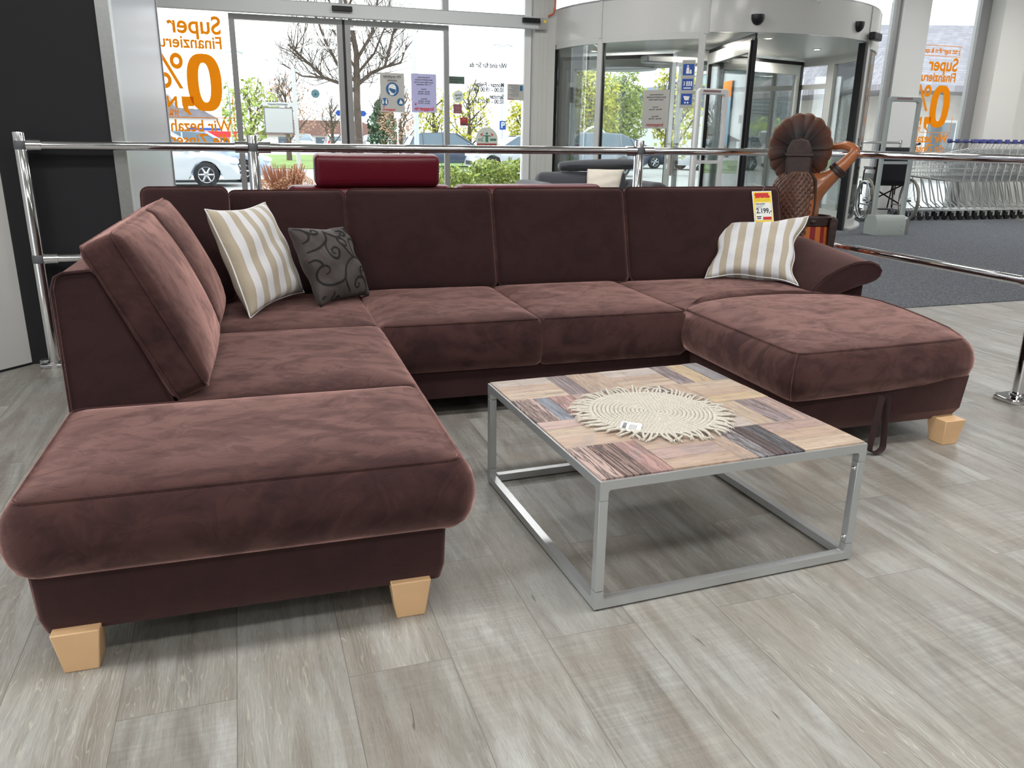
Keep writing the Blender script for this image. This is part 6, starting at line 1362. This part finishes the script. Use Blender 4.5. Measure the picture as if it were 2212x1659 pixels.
# cars
GLD = mat('car_window', srgb(84, 100, 112), 0.1, 0.0, coat=0.5); TAIL = mat('tail_light', srgb(180, 30, 36), 0.3); HEAD = mat('head_light', srgb(214, 220, 224), 0.15, coat=0.5); CARB = mat('car_plastic', srgb(34, 35, 38), 0.6)
CM = {}
def carpaint(n, c):
    if n not in CM: CM[n] = mat(n + '_car_paint', c, 0.22, 0.1, coat=0.8)
    return CM[n]
def car(label, e, d, L, H, paint, face=1, kind='hatch', rz=0.0, name='car'):
    """side on to the shop; face=1: nose towards +e"""
    t = thing(name, label, 'car', EW(e, d, GZ), BY + (0 if face == 1 else pi) + rz); W = 0.87; p = carpaint(*paint); hs = H / 1.48
    if kind == 'hatch': top = [(-0.5, 0.62), (-0.485, 0.88), (-0.46, 0.96), (0.16, 0.95), (0.22, 0.96), (0.38, 0.84), (0.46, 0.74), (0.49, 0.60), (0.5, 0.45)]; gh = [(-0.47, 0.95), (-0.42, 1.30), (-0.34, 1.44), (-0.10, 1.48), (0.06, 1.44), (0.26, 0.95)]
    elif kind == 'suv': top = [(-0.5, 0.60), (-0.495, 0.92), (-0.47, 1.02), (0.16, 1.0), (0.24, 1.0), (0.40, 0.93), (0.47, 0.82), (0.495, 0.66), (0.5, 0.45)]; gh = [(-0.475, 1.0), (-0.445, 1.32), (-0.38, 1.44), (-0.12, 1.48), (0.05, 1.45), (0.25, 1.0)]
    else: top = [(-0.5, 0.6), (-0.5, 0.95), (-0.48, 0.98), (0.2, 1.0), (0.3, 1.0), (0.42, 0.86), (0.48, 0.76), (0.5, 0.5), (0.5, 0.45)]; gh = [(-0.495, 0.98), (-0.49, 1.40), (-0.47, 1.47), (0.0, 1.48), (0.18, 1.44), (0.34, 1.0)]
    n = 40; st = []
    for k in range(n + 1):
        x = -0.5 + k / n; z = next(a[1] + (b_[1] - a[1]) * (x - a[0]) / (b_[0] - a[0] + 1e-9) for a, b_ in zip(top[:-1], top[1:]) if x <= b_[0] + 1e-9); st.append((x, z))
    wr = 0.33; wx = (0.5 - 0.85 / L - 0.0, -0.5 + 0.72 / L)
    vs = []; m_ = 12
    for x, z in st:
        tap = 1 - 0.22 * max(0, abs(x) - 0.36) / 0.14 * (abs(x) > 0.36) ** 1; zb = 0.20
        for w0 in wx:
            dx = abs((x - w0) * L)
            if dx < wr + 0.03: zb = max(zb, 0.32 + sqrt(max(0, (wr + 0.04) ** 2 - dx * dx)))
        zb = min(zb, z - 0.05); Wt = W * tap
        sec = [(-Wt * 0.97, zb), (-Wt, zb + (z - zb) * 0.35), (-Wt * 0.99, zb + (z - zb) * 0.7), (-Wt * 0.93, z - 0.02), (-Wt * 0.6, z + 0.02), (0, z + 0.03)]
        sec += [(-a, b_) for a, b_ in reversed(sec[:-1])]
        vs += [(x * L, a, b_ * hs) for a, b_ in sec]
    m_ = 11; fs = [(k * m_ + i, k * m_ + i + 1, (k + 1) * m_ + i + 1, (k + 1) * m_ + i) for k in range(n) for i in range(m_ - 1)]
    fs += [tuple(range(m_)), tuple(n * m_ + m_ - 1 - i for i in range(m_))]; fs += [(k * m_, (k + 1) * m_, (k + 1) * m_ + m_ - 1, k * m_ + m_ - 1) for k in range(n)]
    MB().add(vs, fs).build('body', p, t, 50)
    g = MB(); N = len(gh); lo = [(x * L, z * hs) for x, z in gh]
    vs = []
    for s_ in (-1, 1): vs += [(x, s_ * (W * 0.93 - 0.20 * (z / hs - 0.95) / 0.5), z) for x, z in lo]
    fs = [tuple(range(N)), tuple(range(2 * N - 1, N - 1, -1))] + [(i, i + N, (i + 1) % N + N, (i + 1) % N) for i in range(N)]
    g.add(vs, fs); q = g.build('windows', GLD, t, 40)
    r = MB(); rf = lo[1:-1]; rv = []
    for s_ in (-1, 1): rv += [(x * 0.995, s_ * (W * 0.93 - 0.19 * (z / hs - 0.95) / 0.5), z + 0.012) for x, z in rf]
    M2 = len(rf); r.add(rv + [(x, y, z - 0.05) for x, y, z in rv], [(i, i + 1, i + 1 + M2, i + M2) for i in range(M2 - 1)] + [(i, i + 2 * M2, i + 1 + 2 * M2, i + 1) for i in range(M2 - 1)] + [(i + M2, i + 1 + M2, i + 1 + 3 * M2, i + 3 * M2) for i in range(M2 - 1)])
    for s_ in (-1, 1):   # pillars
        yb, yt = W * 0.94, W * 0.94 - 0.19
        for xa, xb in ((gh[0], gh[1]), ((gh[-1][0] - 0.01, gh[-1][1]), (gh[-2][0] - 0.005, gh[-2][1]))): r.tube([(xa[0] * L, s_ * yb, xa[1] * hs), (xb[0] * L, s_ * (W * 0.94 - 0.20 * (xb[1] - 0.95) / 0.5), xb[1] * hs)], 0.035, 6)
        for xm in (-0.10, -0.32): r.tube([(xm * L, s_ * yb, 0.96 * hs), (xm * L, s_ * yt, 1.43 * hs)], 0.028, 6)
    r.build('roof', p, t, 50)
    for w0 in wx:
        for s_ in (-1, 1):
            w_ = MB().lathe([(0.0, -0.09), (0.19, -0.10), (0.29, -0.105), (0.325, -0.08), (0.325, 0.08), (0.29, 0.105), (0.19, 0.10), (0.0, 0.09)], 28, (w0 * L, s_ * (W - 0.09), 0.325), 'y').build('wheel', RUBBER, t)
            ri = MB(); ri.lathe([(0.185, 0.0), (0.205, 0.012), (0.215, 0.0)], 24, (0, 0, 0), 'y'); ri.lathe([(0, 0.02), (0.05, 0.015), (0.06, 0)], 12, (0, 0, 0), 'y')
            for k in range(6): a = k * pi / 3; ri.tube([(0.04 * cos(a), 0.01, 0.04 * sin(a)), (0.195 * cos(a), 0.008, 0.195 * sin(a))], [0.035, 0.022], 4)
            o = ri.build('rim', STEEL, w_, loc=(w0 * L, s_ * (W + 0.005), 0.325)); o.scale = (1, s_, 1)
    for s_ in (-1, 1):
        MB().ball((0.462 * L, s_ * 0.66, 0.66 * hs), 0.16, 0.13, 0.09).build('head_light', HEAD, t); MB().box(-0.503 * L, s_ * 0.74 - 0.08, 0.70 * hs, -0.47 * L, s_ * 0.74 + 0.10, 0.92 * hs).build('tail_light', TAIL, t)
        MB().ball((0.17 * L, s_ * 0.98, 1.0 * hs), 0.07, 0.10, 0.065).build('mirror', p, t)
    b_ = MB().box(0.488 * L, -0.45, 0.28, 0.502 * L, 0.45, 0.44).build('grille', CARB, t); return t
car('white hatchback with six spoke rim, nose beside the left door post', -1.95, 24.1, 4.0, 1.46, ('white', srgb(196, 199, 204)), 1)
car('silver blue car parked behind the nose of the white hatchback', -1.05, 26.6, 4.1, 1.45, ('silver_blue', srgb(170, 184, 204)), 1)
car('white estate car seen side on behind the round 2m sticker', 11.6, 34, 4.5, 1.50, ('white', 0), -1)
car('dark blue hatchback behind the white estate car', 9.6, 38.5, 4.3, 1.58, ('dark_blue', srgb(70, 78, 100)), 1)
car('grey hatchback seen through the left panes of the revolving door', 12.6, 29.6, 4.3, 1.62, ('grey_blue', srgb(128, 134, 148)), -1)
car('navy car with bright rims seen through the middle of the revolving door', 18.6, 38, 4.3, 1.46, ('navy', srgb(48, 58, 84)), 1)
car('white sport utility car left of the statue beyond the security antenna', 22.6, 36, 4.6, 1.70, ('white', 0), -1, 'suv')
car('white van like car behind the wooden statue', 29.2, 38, 4.6, 1.95, ('white', 0), 1, 'van')
car('white car beside the slate roofed house', 34.6, 38, 4.6, 1.75, ('white', 0), 1, 'suv')
car('white van in the far row behind the revolving door', 25.4, 58, 5.0, 2.0, ('white', 0), 1, 'van')
for k, (e_, nm, cc, lb) in enumerate(((5.6, 'silver', srgb(186, 192, 200), 'small silver car at the left of the far row behind the sofa'), (8.4, 'white', 0, 'small white car in the far row left of the tall bare tree'), (11.8, 'white', 0, 'small white car in the far row right of the conifer'), (14.3, 'silver_blue', 0, 'small pale blue car in the far row below the mask notice'), (17.0, 'silver', 0, 'small silver car in the far row left of the grey lamp post'))):
    car(lb, e_, 75, 4.1, 1.5, (nm, cc), 1 if k % 2 else -1, 'hatch', pi / 2)

# buildings
SLATE = mat('slate_roof', srgb(124, 120, 126), 0.8, noise=0.15, nscale=3, bump=0.4); BRICK = mat('pale_brick', srgb(196, 190, 184), 0.85, noise=0.1, nscale=3); REDR = mat('red_roof_tiles', srgb(128, 96, 88), 0.8)
def m_slate():
    M = NT('slate_rows'); p = M.n('ShaderNodeBsdfPrincipled'); tcn = M.n('ShaderNodeTexCoord'); b_ = M.n('ShaderNodeTexBrick', Scale=1.0); M.l(tcn.outputs['Object'], b_.inputs['Vector'])
    for k, v in (('Mortar Size', 0.012), ('Brick Width', 0.4), ('Row Height', 0.16)): b_.inputs[k].default_value = v
    b_.inputs['Color1'].default_value = srgb(118, 114, 122); b_.inputs['Color2'].default_value = srgb(142, 138, 144); b_.inputs['Mortar'].default_value = srgb(92, 88, 94)
    M.l(b_.outputs['Color'], p.inputs['Base Color']); p.inputs['Roughness'].default_value = 0.7; M.l(p.outputs[0], M.out.inputs[0]); return M.m
SLR = m_slate()
h = thing('house', 'house with big grey slate hip roof behind the right orange lettering', 'house', EW(27.6, 29, GZ), BY)
rp_ = [(-4.9, -4.2, 3.45), (6.5, -4.2, 3.45), (6.5, 5.5, 3.45), (-4.9, 5.5, 3.45), (-2.0, 0.6, 6.1), (4.5, 0.6, 6.4)]
MB().add(rp_, [(0, 1, 5, 4), (1, 2, 5), (2, 3, 4, 5), (3, 0, 4)]).box(-4.9, -4.2, 3.25, 6.5, 5.5, 3.46).build('roof', SLR, h, 20)
MB().box(-2.2, -2.4, 0, 5.5, 4.5, 3.3).build('wall', BRICK, h); [MB().box(x - 0.15, -4.0, 0, x + 0.15, -3.7, 3.3).build('post', FRAMEW, h) for x in (-3.9, 0.5, 5.5)]
for x in (-1.4, 1.6): q = MB().box(x, -2.46, 0.9, x + 1.6, -2.38, 2.3).build('window', WHITE, h); MB().box(x + 0.1, -2.49, 1.0, x + 1.5, -2.46, 2.2).build('pane', GLD, q)
h = thing('shop_building', 'white shop with red and blue fascia and a grey gabled roof beyond the left lettering', 'building', EW(-4.0, 72, GZ), BY)
MB().box(-6, 0, 0, 3.6, 8, 1.5).box(-6, 1.5, 1.5, 2.6, 8, 2.9).build('wall', PLASTER, h); MB().box(-0.2, -0.6, 1.15, 4.2, 0.0, 1.62).build('red_fascia', REDF, h); MB().box(0.4, -0.65, 1.65, 3.0, -0.4, 1.85).build('blue_fascia', BLUE, h)
MB().prism([(-6.5, 2.6), (2.8, 2.6), (1.6, 3.3), (-0.4, 3.4), (-1.2, 4.6), (-6.5, 4.6)], 'y', 1.2, 8.2).build('roof', SLATE, h, 20)
for k in range(3): MB().box(0.0 + 1.2 * k, -0.05, 0.2, 1.0 + 1.2 * k, 0.0, 1.05).build('window', GLD, h)
h = thing('house', 'low house with a red tiled roof far behind the sliding door', 'house', EW(8.5, 95, GZ), BY); MB().box(-6, 0, 0, 8, 7, 1.5).build('wall', PLASTER, h); MB().prism([(-6.6, 1.4), (8.6, 1.4), (5.0, 3.0), (-3.0, 3.0)], 'y', -0.5, 7.5).build('roof', REDR, h, 20)
for x in (-4, 0, 4): MB().box(x, -0.05, 0.4, x + 1.4, 0, 1.2).build('window', GLD, h)
h = thing('hall', 'white hall with a dark gable roof seen through the revolving door', 'building', EW(33.4, 62, GZ), BY); MB().box(-2.6, 0, 0, 8, 9, 4.2).build('wall', PLASTER, h); MB().prism([(-3.2, 4.1), (8.4, 4.1), (8.4, 4.6), (2.8, 6.0), (-3.2, 4.5)], 'y', -0.4, 9).build('roof', mat('dark_roof', srgb(98, 104, 122), 0.7), h, 20)
h = thing('office_building', 'glass office building with horizontal louvres beyond the revolving door opening', 'building', EW(50.0, 66, GZ), BY)
MB().box(-6, 0, 0, 12, 12, 3.6).build('wall', mat('teal_grey_wall', srgb(120, 142, 146), 0.6), h)
up_ = MB().box(-6, 0.3, 3.6, 12, 12, 7.6).build('glazing', mat('teal_glazing', srgb(150, 180, 186), 0.15, 0.2), h)
for k in range(12): MB().box(-6.2, -0.4, 3.9 + 0.31 * k, 12.2, 0.3, 3.98 + 0.31 * k).build('louvre', mat('louvre', srgb(104, 128, 136), 0.5) if k == 0 else bpy.data.materials['louvre'], h)
MB().box(-6.3, -0.5, 7.6, 12.3, 12.3, 7.9).build('roof', WHITE, h)
h = thing('canopy_building', 'low building with a pale blue roof edge between revolving door and slate house', 'building', EW(58, 55, GZ), BY); MB().box(-8, 0, 0, 10, 8, 4.2).build('wall', mat('grey_lilac_wall', srgb(136, 124, 138), 0.7), h); MB().box(-8.5, -1.0, 4.2, 10.5, 9, 5.1).build('roof', mat('pale_blue_roof', srgb(136, 184, 214), 0.5), h)
for x in (-6, -2, 2): MB().box(x, -0.06, 1.0, x + 2.4, 0, 3.0).build('window', GLD, h)
